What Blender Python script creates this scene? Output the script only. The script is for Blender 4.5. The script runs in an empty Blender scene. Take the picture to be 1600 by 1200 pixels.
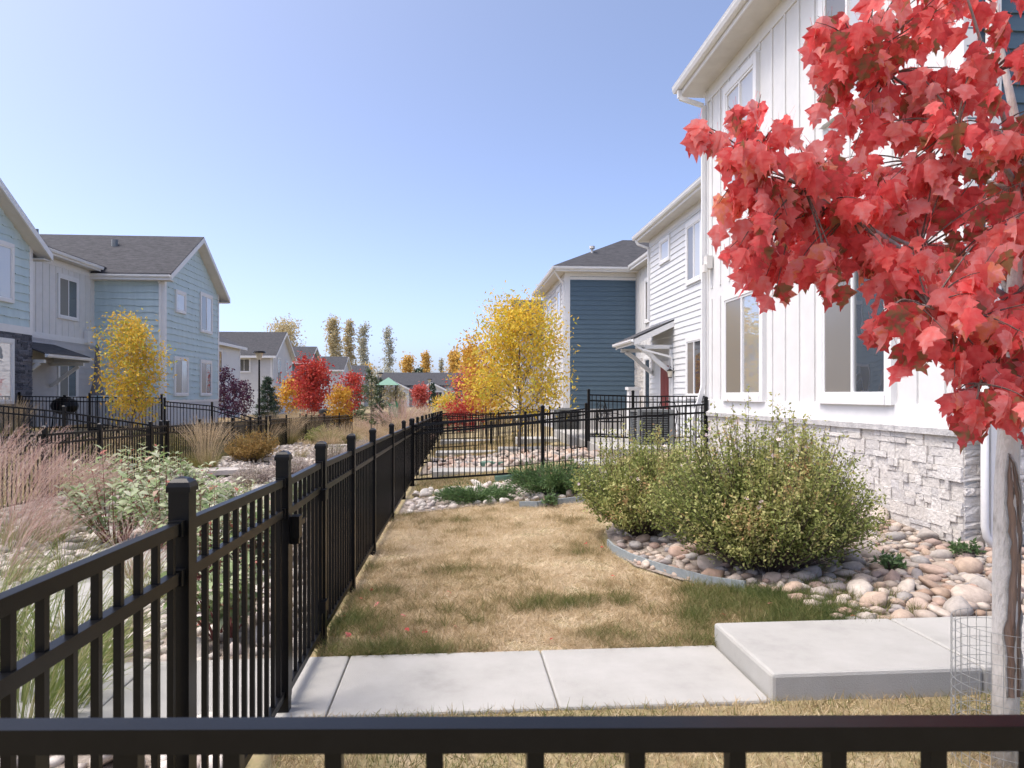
import bpy, math, random
import numpy as np
from mathutils import Vector, Matrix
R = math.radians
rng = np.random.default_rng(7)
random.seed(7)
S = bpy.context.scene
COL = S.collection

# ------------------------------------------------------------------ camera
CAMZ, FPX, HOR, VPX = 1.57, 1100.0, 616.0, 712.0
YAW = math.atan((800 - VPX) / FPX)
cam = bpy.data.cameras.new("camera"); camo = bpy.data.objects.new("camera", cam); COL.objects.link(camo)
camo.location = (0, 0, CAMZ); camo.rotation_euler = (R(90), 0, -YAW)
cam.sensor_width = 36; cam.lens = 36 * FPX / 1600; cam.shift_y = (HOR - 600) / 1600
cam.clip_start = .05; cam.clip_end = 3000
cam.dof.use_dof = True; cam.dof.focus_distance = 8.0; cam.dof.aperture_fstop = 9
S.camera = camo
# ------------------------------------------------------------------ world, sun, exposure
SUN_EL, SUN_AZ = 63, -96          # azimuth from +Y towards +X
w = bpy.data.worlds.new("World"); S.world = w; w.use_nodes = True
nt = w.node_tree; nt.nodes.clear()
sky = nt.nodes.new('ShaderNodeTexSky'); sky.sky_type = 'NISHITA'; sky.sun_disc = False
sky.sun_elevation = R(SUN_EL); sky.sun_rotation = R(SUN_AZ)
sky.altitude = 1500; sky.air_density = .42; sky.dust_density = 10; sky.ozone_density = 2.0
bg = nt.nodes.new('ShaderNodeBackground'); bg.inputs[1].default_value = .15
wo = nt.nodes.new('ShaderNodeOutputWorld')
nt.links.new(sky.outputs[0], bg.inputs[0]); nt.links.new(bg.outputs[0], wo.inputs[0])
sl = bpy.data.lights.new("sun", 'SUN'); sl.energy = .78; sl.angle = R(25); sl.color = (1, .93, .84)
so = bpy.data.objects.new("sun", sl); COL.objects.link(so)
sd = Vector((math.sin(R(SUN_AZ)) * math.cos(R(SUN_EL)), math.cos(R(SUN_AZ)) * math.cos(R(SUN_EL)), math.sin(R(SUN_EL))))
so.rotation_euler = sd.to_track_quat('Z', 'Y').to_euler(); so.location = (-20, 10, 30)
S.view_settings.view_transform = 'Standard'; S.view_settings.look = 'None'
S.view_settings.exposure = 1.63; S.view_settings.gamma = 1

# ------------------------------------------------------------------ pixel helpers (1600 x 1200 photo pixels)
def ray(px, py=HOR):
    u = (px - 800) / FPX; c, s = math.cos(YAW), math.sin(YAW)
    return Vector((s + u * c, c - u * s, (HOR - py) / FPX))
def atd(px, py, d):
    return Vector((0, 0, CAMZ)) + ray(px, py) * d
def atX(px, py, X):
    r = ray(px, py); return Vector((0, 0, CAMZ)) + r * (X / r.x)
def atZ(px, py, z):
    r = ray(px, py); return Vector((0, 0, CAMZ)) + r * ((z - CAMZ) / r.z)

def sm(a, b, x):
    t = np.clip((x - a) / (b - a), 0, 1); return t * t * (3 - 2 * t)
def gz(X, Y):
    X = np.asarray(X, float); Y = np.asarray(Y, float)
    zl = -.018 * np.clip(Y - 3.5, 0, 50)
    rise = .09 * np.clip(X + .85, 0, 6) * sm(5, 11, Y) * (1 - sm(60, 90, Y))
    rise = rise + .10 * sm(1.6, 2.6, X) * sm(4.0, 4.6, Y) * (1 - sm(7, 11, Y))
    dip = -.16 * sm(-.95, -2.6, X) * (1 - sm(-5, -6.8, X)) * (1 - sm(50, 80, Y))
    lr = .095 * np.clip(-6.8 - X, 0, 6.5) * (1 - sm(45, 75, Y))
    return zl + rise + dip + lr
def G(x, y): return float(gz(x, y))
def gpix(px, py, z0=-.15):
    p = atZ(px, py, z0)
    for _ in range(12):
        p = atZ(px, py, G(p.x, p.y))
    return p

# ------------------------------------------------------------------ materials
def M(name, c1, c2=None, scale=8, rough=.75, bump=0, bscale=60, metal=0, detail=5, stretch=None, spec=.4, p0=.35, p1=.65, c3=None):
    m = bpy.data.materials.new(name); m.use_nodes = True; t = m.node_tree; N = t.nodes; L = t.links
    b = N['Principled BSDF']; b.inputs['Roughness'].default_value = rough; b.inputs['Metallic'].default_value = metal
    b.inputs['Specular IOR Level'].default_value = spec
    b.inputs['Base Color'].default_value = (*c1, 1)
    if c2 is None and not bump: return m
    geo = N.new('ShaderNodeNewGeometry'); mp = N.new('ShaderNodeMapping'); L.new(geo.outputs['Position'], mp.inputs[0])
    if stretch: mp.inputs['Scale'].default_value = stretch
    if c2 is not None:
        n = N.new('ShaderNodeTexNoise'); n.inputs['Scale'].default_value = scale; n.inputs['Detail'].default_value = detail
        n.inputs['Roughness'].default_value = .65
        L.new(mp.outputs[0], n.inputs['Vector'])
        r = N.new('ShaderNodeValToRGB'); r.color_ramp.elements[0].position = p0; r.color_ramp.elements[1].position = p1
        r.color_ramp.elements[0].color = (*c1, 1); r.color_ramp.elements[1].color = (*c2, 1)
        if c3:
            e = r.color_ramp.elements.new((p0 + p1) / 2); e.color = (*c3, 1)
        L.new(n.outputs['Fac'], r.inputs[0]); L.new(r.outputs[0], b.inputs['Base Color'])
    if bump:
        n2 = N.new('ShaderNodeTexNoise'); n2.inputs['Scale'].default_value = bscale; n2.inputs['Detail'].default_value = 6
        L.new(mp.outputs[0], n2.inputs['Vector'])
        bp = N.new('ShaderNodeBump'); bp.inputs['Strength'].default_value = bump; bp.inputs['Distance'].default_value = .02
        L.new(n2.outputs['Fac'], bp.inputs['Height']); L.new(bp.outputs[0], b.inputs['Normal'])
    return m
def Mrand(name, cols, rough=.7, bump=0, bscale=40, var=.25, nscale=14):
    """colour picked per object (Object Info random) from a ramp, plus noise mottling: for stones and boards"""
    m = bpy.data.materials.new(name); m.use_nodes = True; t = m.node_tree; N = t.nodes; L = t.links
    b = N['Principled BSDF']; b.inputs['Roughness'].default_value = rough; b.inputs['Specular IOR Level'].default_value = .3
    oi = N.new('ShaderNodeObjectInfo'); r = N.new('ShaderNodeValToRGB'); r.color_ramp.interpolation = 'LINEAR'
    els = r.color_ramp.elements
    while len(els) < len(cols): els.new(.5)
    for i, c in enumerate(cols):
        els[i].position = i / max(1, len(cols) - 1); els[i].color = (*c, 1)
    at = N.new('ShaderNodeAttribute'); at.attribute_name = 'rnd'
    add = N.new('ShaderNodeMath'); add.operation = 'ADD'; L.new(oi.outputs['Random'], add.inputs[0]); L.new(at.outputs['Fac'], add.inputs[1])
    fr = N.new('ShaderNodeMath'); fr.operation = 'FRACT'; L.new(add.outputs[0], fr.inputs[0]); L.new(fr.outputs[0], r.inputs[0])
    geo = N.new('ShaderNodeNewGeometry'); n = N.new('ShaderNodeTexNoise'); n.inputs['Scale'].default_value = nscale; n.inputs['Detail'].default_value = 7
    n.inputs['Roughness'].default_value = .7
    L.new(geo.outputs['Position'], n.inputs['Vector'])
    mr = N.new('ShaderNodeMapRange'); mr.inputs[1].default_value = .3; mr.inputs[2].default_value = .7; mr.inputs[3].default_value = 1 - var; mr.inputs[4].default_value = 1 + var
    L.new(n.outputs['Fac'], mr.inputs[0])
    mx = N.new('ShaderNodeVectorMath'); mx.operation = 'SCALE'; L.new(r.outputs[0], mx.inputs[0]); L.new(mr.outputs[0], mx.inputs['Scale'])
    L.new(mx.outputs[0], b.inputs['Base Color'])
    if bump:
        n2 = N.new('ShaderNodeTexNoise'); n2.inputs['Scale'].default_value = bscale; n2.inputs['Detail'].default_value = 6
        L.new(geo.outputs['Position'], n2.inputs['Vector'])
        bp = N.new('ShaderNodeBump'); bp.inputs['Strength'].default_value = bump; bp.inputs['Distance'].default_value = .02
        L.new(n2.outputs['Fac'], bp.inputs['Height']); L.new(bp.outputs[0], b.inputs['Normal'])
    return m
def Mleaf(name, cols, trans=.35, rough=.55, pos=None, mottle=0):
    """leaf: colour from per-face attribute rnd, diffuse + translucent"""
    m = bpy.data.materials.new(name); m.use_nodes = True; t = m.node_tree; N = t.nodes; L = t.links
    b = N['Principled BSDF']; b.inputs['Roughness'].default_value = rough; b.inputs['Specular IOR Level'].default_value = .25
    at = N.new('ShaderNodeAttribute'); at.attribute_name = 'rnd'
    r = N.new('ShaderNodeValToRGB'); els = r.color_ramp.elements
    while len(els) < len(cols): els.new(.5)
    for i, c in enumerate(cols):
        els[i].position = pos[i] if pos else i / max(1, len(cols) - 1); els[i].color = (*c, 1)
    if mottle:
        geo = N.new('ShaderNodeNewGeometry'); n = N.new('ShaderNodeTexNoise'); n.inputs['Scale'].default_value = 38; n.inputs['Detail'].default_value = 4
        L.new(geo.outputs['Position'], n.inputs['Vector']); mm = N.new('ShaderNodeMath'); mm.operation = 'MULTIPLY_ADD'; mm.inputs[1].default_value = mottle; mm.inputs[2].default_value = -mottle / 2
        L.new(n.outputs['Fac'], mm.inputs[0]); ad = N.new('ShaderNodeMath'); ad.operation = 'ADD'; L.new(mm.outputs[0], ad.inputs[0]); L.new(at.outputs['Fac'], ad.inputs[1]); L.new(ad.outputs[0], r.inputs[0])
    else: L.new(at.outputs['Fac'], r.inputs[0])
    L.new(r.outputs[0], b.inputs['Base Color'])
    tr = N.new('ShaderNodeBsdfTranslucent'); L.new(r.outputs[0], tr.inputs[0])
    mx = N.new('ShaderNodeMixShader'); mx.inputs[0].default_value = trans
    L.new(b.outputs[0], mx.inputs[1]); L.new(tr.outputs[0], mx.inputs[2]); L.new(mx.outputs[0], N['Material Output'].inputs[0])
    return m
def Mglass(name, tint, refl=.35, rough=.02, wob=.0):
    m = bpy.data.materials.new(name); m.use_nodes = True; t = m.node_tree; N = t.nodes; L = t.links
    b = N['Principled BSDF']; b.inputs['Base Color'].default_value = (*tint, 1); b.inputs['Roughness'].default_value = .4
    g = N.new('ShaderNodeBsdfGlossy'); g.inputs['Roughness'].default_value = rough
    lw = N.new('ShaderNodeLayerWeight'); lw.inputs[0].default_value = .3
    mr = N.new('ShaderNodeMapRange'); mr.inputs[3].default_value = refl; mr.inputs[4].default_value = 1
    L.new(lw.outputs['Fresnel'], mr.inputs[0])
    mx = N.new('ShaderNodeMixShader'); L.new(mr.outputs[0], mx.inputs[0]); L.new(b.outputs[0], mx.inputs[1]); L.new(g.outputs[0], mx.inputs[2])
    L.new(mx.outputs[0], N['Material Output'].inputs[0])
    if wob:
        geo = N.new('ShaderNodeNewGeometry'); n = N.new('ShaderNodeTexNoise'); n.inputs['Scale'].default_value = 1.3
        L.new(geo.outputs['Position'], n.inputs['Vector'])
        bp = N.new('ShaderNodeBump'); bp.inputs['Strength'].default_value = wob; bp.inputs['Distance'].default_value = .02
        L.new(n.outputs['Fac'], bp.inputs['Height']); L.new(bp.outputs[0], g.inputs['Normal'])
    return m
def Mroof(name, c1, c2):
    m = bpy.data.materials.new(name); m.use_nodes = True; t = m.node_tree; N = t.nodes; L = t.links
    b = N['Principled BSDF']; b.inputs['Roughness'].default_value = .9
    geo = N.new('ShaderNodeNewGeometry')
    br = N.new('ShaderNodeTexNoise'); br.inputs['Scale'].default_value = 3.2; br.inputs['Detail'].default_value = 6; br.inputs['Roughness'].default_value = .8
    mp = N.new('ShaderNodeMapping'); mp.inputs['Scale'].default_value = (1, 1, 6); L.new(geo.outputs['Position'], mp.inputs[0]); L.new(mp.outputs[0], br.inputs['Vector'])
    wv = N.new('ShaderNodeTexWave'); wv.bands_direction = 'Z'; wv.inputs['Scale'].default_value = 4.2; wv.wave_profile = 'SAW'
    wv.inputs['Distortion'].default_value = .6; L.new(geo.outputs['Position'], wv.inputs['Vector'])
    r = N.new('ShaderNodeValToRGB'); r.color_ramp.elements[0].position = .38; r.color_ramp.elements[1].position = .62
    r.color_ramp.elements[0].color = (*c1, 1); r.color_ramp.elements[1].color = (*c2, 1)
    L.new(br.outputs['Fac'], r.inputs[0]); L.new(r.outputs[0], b.inputs['Base Color'])
    bp = N.new('ShaderNodeBump'); bp.inputs['Strength'].default_value = .6; bp.inputs['Distance'].default_value = .02
    L.new(wv.outputs['Fac'], bp.inputs['Height']); L.new(bp.outputs[0], b.inputs['Normal'])
    return m
mt = {}
mt['black'] = M('black_metal', (.003, .003, .0035), (.0045, .0045, .005), 30, .36, bump=.03, bscale=300, spec=.22)
mt['conc'] = M('concrete', (.29, .285, .26), (.41, .40, .37), 2.2, .88, bump=.3, bscale=170, detail=12, p0=.25, p1=.62, c3=(.37, .36, .33))
mt['found'] = M('foundation', (.27, .29, .30), (.36, .37, .37), 6, .9, bump=.2, bscale=80)
mt['white'] = M('white_paint', (.64, .635, .615), (.69, .685, .665), 3, .55, bump=.03, bscale=90)
mt['whitetrim'] = M('white_trim', (.74, .74, .73), (.70, .70, .69), 5, .5)
mt['lapwhite'] = M('white_siding', (.60, .61, .61), (.66, .67, .67), 2.5, .6, bump=.05, bscale=60, stretch=(1, 1, 8))
mt['blue'] = M('blue_siding', (.075, .122, .165), (.085, .137, .182), 2.5, .6, bump=.05, bscale=60, stretch=(1, 1, 8))
mt['cyan'] = M('pale_blue_shingle', (.46, .575, .60), (.52, .635, .655), 4, .7, bump=.15, bscale=50, stretch=(1, 1, .15))
mt['grey'] = M('grey_siding', (.43, .43, .44), (.48, .48, .49), 2.5, .65)
mt['tan'] = M('light_grey_siding', (.52, .52, .52), (.57, .57, .57), 2.5, .65)
mt['teal'] = M('teal_siding', (.12, .17, .19), (.14, .19, .21), 2.5, .65)
mt['soffit'] = M('soffit', (.60, .58, .54), (.66, .64, .60), 3, .7)
mt['roof'] = Mroof('asphalt_shingle', (.026, .027, .031), (.068, .068, .074))
mt['stone'] = Mrand('pale_ledgestone', [(.56, .53, .49), (.66, .635, .595), (.49, .47, .45), (.62, .585, .53), (.53, .515, .50)], .85, bump=.9, bscale=28, var=.14)
mt['cap'] = M('stone_cap', (.42, .41, .40), (.60, .59, .57), 9, .85, bump=.6, bscale=40)
mt['darkstone'] = Mrand('dark_ledgestone', [(.05, .053, .065), (.10, .105, .125), (.15, .15, .17), (.07, .07, .085)], .85, bump=.8, bscale=22, var=.35)
mt['river'] = Mrand('river_stone', [(.30, .20, .14), (.44, .34, .26), (.30, .28, .26), (.48, .41, .34), (.38, .26, .20), (.24, .225, .22), (.44, .36, .29), (.50, .45, .39)], .75, bump=.25, bscale=35, var=.22, nscale=18)
mt['cobble'] = Mrand('pale_cobble', [(.50, .44, .38), (.58, .54, .48), (.44, .38, .33), (.62, .57, .50), (.47, .41, .37), (.40, .33, .27)], .75, bump=.3, bscale=30, var=.22)
mt['ground'] = M('dry_soil', (.30, .22, .13), (.42, .33, .21), 3, .95, bump=.5, bscale=25, c3=(.26, .22, .11))
mt['gravel'] = M('gravel', (.17, .135, .105), (.34, .29, .24), 14, .95, bump=.8, bscale=30)
mt['edge'] = M('edging_metal', (.22, .25, .26), (.28, .31, .31), 20, .6)
mt['screen'] = Mglass('insect_screen', (.20, .185, .16), .07, .16, .15)
mt['blind'] = Mglass('pale_blind', (.52, .52, .51), .12, .05, .2)
mt['glass'] = Mglass('window_glass', (.03, .035, .04), .30, .015, .25)
mt['glasslit'] = Mglass('window_glass_pale', (.35, .37, .38), .45, .015, .25)
mt['sash'] = M('vinyl_sash', (.80, .80, .79))
mt['bark'] = M('bark', (.12, .095, .075), (.22, .19, .16), 25, .9, bump=.5, bscale=70, stretch=(1, 1, .25))
mt['branch'] = M('grey_branch', (.26, .25, .23), (.36, .35, .33), 30, .8, bump=.3, bscale=90)
mt['twig'] = M('dark_twig', (.09, .06, .05), (.15, .11, .09), 40, .8)
mt['red'] = M('red_door', (.19, .03, .025), (.22, .035, .03), 4, .45)
mt['ac'] = M('air_conditioner_metal', (.17, .18, .18), (.21, .22, .22), 10, .5)
mt['acdark'] = M('air_conditioner_grille', (.02, .02, .022))
mt['greenplastic'] = M('green_plastic', (.012, .11, .05), None, rough=.5)
mt['greenroof'] = M('faded_green_roof', (.16, .30, .22), None, rough=.6)
mt['lampglass'] = M('lamp_glass', (.6, .55, .45), None, rough=.3)
mt['wire'] = M('galvanised_wire', (.42, .43, .43), None, rough=.4, metal=.6)
mt['greycloth'] = M('grey_canvas', (.10, .10, .115), (.14, .14, .15), 20, .9)
mt['green_lid'] = M('green_valve_lid', (.11, .20, .15), None, rough=.6)
mt['flag'] = M('flagstone', (.42, .38, .34), (.54, .50, .45), 6, .85, bump=.4, bscale=30)

# ------------------------------------------------------------------ object helpers
def tag(o, label, cat, group=None):
    o['label'] = label; o['category'] = cat
    if group: o['group'] = group
    return o
def link(o, parent=None):
    COL.objects.link(o)
    if parent is not None: o.parent = parent
    return o
def wl(o):
    v = Vector((0, 0, 0))
    while o is not None:
        v = v + o.location; o = o.parent
    return v
def thing(name, label, cat, loc, group=None):
    o = bpy.data.objects.new(name, None); link(o); o.location = loc; o.empty_display_size = .2
    return tag(o, label, cat, group)
def mesh(name, V, F, mat, rnd=None, smooth=False):
    me = bpy.data.meshes.new(name)
    V = np.asarray(V, np.float32)
    if isinstance(F, np.ndarray):
        k = F.shape[1]; n = F.shape[0]
        me.vertices.add(len(V)); me.vertices.foreach_set('co', V.ravel())
        me.loops.add(n * k); me.loops.foreach_set('vertex_index', F.astype(np.int32).ravel())
        me.polygons.add(n); me.polygons.foreach_set('loop_start', np.arange(n, dtype=np.int32) * k)
        me.polygons.foreach_set('loop_total', np.full(n, k, np.int32)); me.update(calc_edges=True)
    else:
        me.from_pydata([tuple(v) for v in V], [], F)
    if rnd is not None:
        a = me.attributes.new('rnd', 'FLOAT', 'FACE'); a.data.foreach_set('value', np.asarray(rnd, np.float32))
    if smooth: me.polygons.foreach_set('use_smooth', np.ones(len(me.polygons), bool))
    me.materials.append(mat); me.update()
    return me
def put(name, me, parent=None, loc=None, rot=None, scale=None, kind=None):
    """loc is in world coordinates; parents carry no rotation"""
    o = bpy.data.objects.new(name, me); link(o, parent)
    if loc is not None: o.location = Vector(loc) - (wl(parent) if parent else Vector((0, 0, 0)))
    elif parent: o.location = -wl(parent)
    if rot is not None: o.rotation_euler = rot
    if scale is not None: o.scale = scale
    if kind: o['kind'] = kind
    return o
class MB:
    def __init__(s): s.V = []; s.F = []
    def box(s, x0, x1, y0, y1, z0, z1):
        b = len(s.V); s.V += [(x, y, z) for z in (z0, z1) for y in (y0, y1) for x in (x0, x1)]
        s.F += [tuple(b + i for i in f) for f in ((0, 2, 3, 1), (4, 5, 7, 6), (0, 1, 5, 4), (2, 6, 7, 3), (0, 4, 6, 2), (1, 3, 7, 5))]; return s
    def poly(s, *p):
        b = len(s.V); s.V += [tuple(q) for q in p]; s.F.append(tuple(range(b, b + len(p)))); return s
    def prism(s, pts, d):
        """closed polygon pts (3D, planar) extruded by vector d"""
        n = len(pts); b = len(s.V); d = Vector(d)
        s.V += [tuple(p) for p in pts] + [tuple(Vector(p) + d) for p in pts]
        s.F.append(tuple(b + i for i in range(n))); s.F.append(tuple(b + n + i for i in reversed(range(n))))
        for i in range(n):
            j = (i + 1) % n; s.F.append((b + j, b + i, b + n + i, b + n + j))
        return s
    def bar(s, p, q, wx, wz, up=(0, 0, 1)):
        """rectangular bar from p to q: wx wide, wz high"""
        p = Vector(p); q = Vector(q); t = (q - p).normalized(); u = Vector(up)
        sd_ = t.cross(u)
        if sd_.length < 1e-4: sd_ = Vector((1, 0, 0))
        sd_.normalize(); u = sd_.cross(t).normalized(); a = sd_ * wx / 2; c = u * wz / 2; b = len(s.V)
        for o in (p, q): s.V += [tuple(o - a - c), tuple(o + a - c), tuple(o + a + c), tuple(o - a + c)]
        s.F += [(b, b + 3, b + 2, b + 1), (b + 4, b + 5, b + 6, b + 7)] + [(b + i, b + (i + 1) % 4, b + 4 + (i + 1) % 4, b + 4 + i) for i in range(4)]; return s
    def tube(s, pts, rad, n=7, cap=True):
        pts = [Vector(p) for p in pts]; b = len(s.V); m = len(pts)
        if not hasattr(rad, '__len__'): rad = [rad] * m
        ref = Vector((.31, .17, .93)) if abs((pts[-1] - pts[0]).normalized().z) < .9 else Vector((1, .1, 0))
        for i, p in enumerate(pts):
            t = (pts[min(i + 1, m - 1)] - pts[max(i - 1, 0)]).normalized(); a = t.cross(ref).normalized(); c = t.cross(a)
            for k in range(n):
                th = 2 * math.pi * k / n; s.V.append(tuple(p + (a * math.cos(th) + c * math.sin(th)) * rad[i]))
        for i in range(m - 1):
            for k in range(n):
                k2 = (k + 1) % n; s.F.append((b + i * n + k, b + i * n + k2, b + (i + 1) * n + k2, b + (i + 1) * n + k))
        if cap:
            s.F.append(tuple(b + k for k in reversed(range(n)))); s.F.append(tuple(b + (m - 1) * n + k for k in range(n)))
        return s
    def build(s, name, mat, parent=None, smooth=False, kind=None, origin=None):
        o0 = wl(parent) if parent else Vector((0, 0, 0))
        if origin is not None: o0 = Vector(origin)
        V = np.array(s.V, float) - np.array(o0)
        me = mesh(name, V, s.F, mat, smooth=smooth)
        o = bpy.data.objects.new(name, me); link(o, parent)
        if origin is not None: o.location = o0 - (wl(parent) if parent else Vector((0, 0, 0)))
        if kind: o['kind'] = kind
        return o
def structure(o, label=None):
    o['kind'] = 'structure'
    if label: o['label'] = label
    return o

# ------------------------------------------------------------------ ground
def axis(*segs):
    out = []
    for a, b, st in segs: out += list(np.arange(a, b, st))
    return np.array(out + [segs[-1][1]])
gx = axis((-900, -100, 100), (-100, -30, 10), (-30, -8, 2), (-8, 8, .3), (8, 30, 2), (30, 100, 10), (100, 900, 100))
gy = axis((-60, -4, 8), (-4, 20, .35), (20, 60, 2), (60, 140, 8), (140, 1500, 120))
XX, YY = np.meshgrid(gx, gy); ZZ = gz(XX, YY) - .02
ZZ = ZZ + np.where((np.abs(XX) < 8) & (YY < 20), .012 * np.sin(XX * 5.1 + 1.3 * np.sin(YY * 3)) * np.sin(YY * 4.3), 0)
nx, ny = len(gx), len(gy)
idx = np.arange(nx * ny).reshape(ny, nx)
F = np.stack([idx[:-1, :-1], idx[:-1, 1:], idx[1:, 1:], idx[1:, :-1]], -1).reshape(-1, 4)
gro = put('ground', mesh('ground', np.stack([XX, YY, ZZ], -1).reshape(-1, 3), F, mt['ground'], smooth=True)); structure(gro, 'dry tan ground of the housing courtyard')

def sheet(name, poly, zoff, mat, label, step=.35, thick=0.0):
    """terrain-following sheet inside convex-ish polygon: triangulated grid clipped by polygon bounds via bmesh fill"""
    import bmesh
    bm = bmesh.new()
    vs = [bm.verts.new((x, y, 0)) for x, y in poly]; bm.faces.new(vs)
    xs = [p[0] for p in poly]; ys = [p[1] for p in poly]
    for v in np.arange(min(xs), max(xs), step):
        bmesh.ops.bisect_plane(bm, geom=bm.verts[:] + bm.edges[:] + bm.faces[:], plane_co=(v, 0, 0), plane_no=(1, 0, 0))
    for v in np.arange(min(ys), max(ys), step):
        bmesh.ops.bisect_plane(bm, geom=bm.verts[:] + bm.edges[:] + bm.faces[:], plane_co=(0, v, 0), plane_no=(0, 1, 0))
    for v in bm.verts: v.co.z = G(v.co.x, v.co.y) + zoff
    me = bpy.data.meshes.new(name); bm.to_mesh(me); bm.free(); me.materials.append(mat)
    o = bpy.data.objects.new(name, me); link(o); return structure(o, label)
swale = sheet('cobble_bed', [(-6.75, 2), (-.9, 2), (-.9, 30), (-6.75, 30)], .0, mt['gravel'], 'bed of pale cobbles between the two black fences', .6)
rockbed_poly = [(1.62, 4.4), (2.0, 5.25), (1.55, 6.0), (1.42, 6.8), (1.5, 7.6), (4.75, 9.5), (4.75, 6.6), (7, 6.5), (7, 4.4)]
rbed = sheet('rock_bed', [(2.5, 4.45), (2.3, 5.4), (1.9, 5.85), (1.65, 6.4), (1.58, 7.1), (1.7, 7.9), (3.2, 9.6), (4.78, 9.6), (4.78, 6.3), (7.5, 6.28), (7.5, 4.45)], .004, mt['gravel'], 'bed of river stones along the stone wall', .5)
farbed = sheet('gravel_strip', [(-.8, 9.9), (.8, 10.1), (2.2, 10.0), (4.7, 9.7), (4.7, 12.6), (-.8, 11.5)], .004, mt['gravel'], 'gravel strip under the cross fence', .5)

# ------------------------------------------------------------------ concrete
def slab(parent, x0, x1, y0, y1, z0, z1, name='slab', mat='conc', bev=.012):
    import bmesh
    bm = bmesh.new(); bmesh.ops.create_cube(bm, size=1)
    for v in bm.verts: v.co = Vector(((x0 + x1) / 2 + v.co.x * (x1 - x0), (y0 + y1) / 2 + v.co.y * (y1 - y0), (z0 + z1) / 2 + v.co.z * (z1 - z0)))
    bmesh.ops.bevel(bm, geom=bm.edges[:], offset=bev, segments=2, affect='EDGES', profile=.5)
    o0 = wl(parent)
    for v in bm.verts: v.co -= o0
    me = bpy.data.meshes.new(name); bm.to_mesh(me); bm.free(); me.materials.append(mt[mat])
    o = bpy.data.objects.new(name, me); return link(o, parent)
def emptystruct(name, label, loc):
    o = bpy.data.objects.new(name, None); link(o); o.location = loc; return structure(o, label)
SY0, SY1 = 3.50, 4.30
walk = emptystruct('sidewalk', 'concrete sidewalk crossing the yard at the gate', (0, 3.9, 0))
for a, b in ((-3.6, -1.78), (-1.775, -.635), (-.63, .515), (.52, 1.615)):
    slab(walk, a, b, SY0, SY1, -.12, .0)
land = emptystruct('landing_slab', 'raised concrete landing at the end of the sidewalk', (3, 3.9, 0))
slab(land, 1.63, 2.79, SY0 + .02, SY1 + .05, -.1, .124, bev=.02); slab(land, 2.794, 4.4, SY0 + .02, SY1 + .05, -.1, .124, bev=.02); slab(land, 4.404, 7, SY0 + .02, SY1 + .05, -.1, .124, bev=.02)
path = emptystruct('garden_path', 'pale concrete path running through the cobble garden', (-3, 8, -.2))
yy = 3.2
for k in range(9):
    x0 = -3.9 - .03 * k; z = G(x0 + .6, yy + .7) + .05
    if k > 0: slab(path, x0, x0 + 1.15, yy + .9, yy + 2.25, z - .1, z, bev=.01)
    yy += 1.36
ywalk = emptystruct('yard_walk', 'concrete walks crossing the yards beyond the cross fence', (1, 15, -.1))
slab(ywalk, -.5, 2.55, 14.9, 15.7, -.3, -.06); slab(ywalk, 2.56, 4.2, 13.9, 15.2, -.1, .16)
slab(ywalk, -.6, 2.6, 21.0, 21.8, -.5, -.16); slab(ywalk, 1.2, 3.2, 19.6, 20.3, -.3, .06); slab(ywalk, -.6, 3, 27.5, 28.3, -.6, -.24)
slab(ywalk, 2.0, 3.35, 22.8, 24.0, -.3, .12)
patio = emptystruct('patio_slab', 'raised concrete patio beside the white lap siding house', (5, 17, .3))
slab(patio, 3.42, 6.88, 15.6, 24.4, -.1, .34)
slab(patio, 3.1, 6.88, 15.25, 15.58, -.1, .17)

# ------------------------------------------------------------------ fences
PW = .062
def cube_mesh(name, mat, sx, sy, sz):
    return mesh(name, MB().box(-sx / 2, sx / 2, -sy / 2, sy / 2, 0, sz).V, MB().box(0, 1, 0, 1, 0, 1).F, mt[mat])
picket_cache = {}
def picket_mesh(h, w=.019):
    k = (round(h, 2), w)
    if k not in picket_cache: picket_cache[k] = cube_mesh('picket', 'black', w, w, k[0])
    return picket_cache[k]
def post_parts(par, x, y, zb, h):
    p = MB().box(x - PW / 2, x + PW / 2, y - PW / 2, y + PW / 2, zb - .05, zb + h - .025).build('post', mt['black'], par, origin=(x, y, zb))
    m = MB(); z = zb + h - .025; a = PW / 2 + .005
    m.box(x - a, x + a, y - a, y + a, z, z + .016)
    prev = None
    for i, (r, dz) in enumerate(((1, .016), (.86, .030), (.55, .041), (.15, .046))):
        ring = [(x + sx * a * r, y + sy * a * r, z + dz) for sx, sy in ((-1, -1), (1, -1), (1, 1), (-1, 1))]
        b = len(m.V); m.V += ring
        if prev is not None:
            for q in range(4): m.F.append((prev + q, prev + (q + 1) % 4, b + (q + 1) % 4, b + q))
        prev = b
    m.F.append((prev, prev + 1, prev + 2, prev + 3))
    m.build('post_cap', mt['black'], p, smooth=False)
    return p
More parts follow.
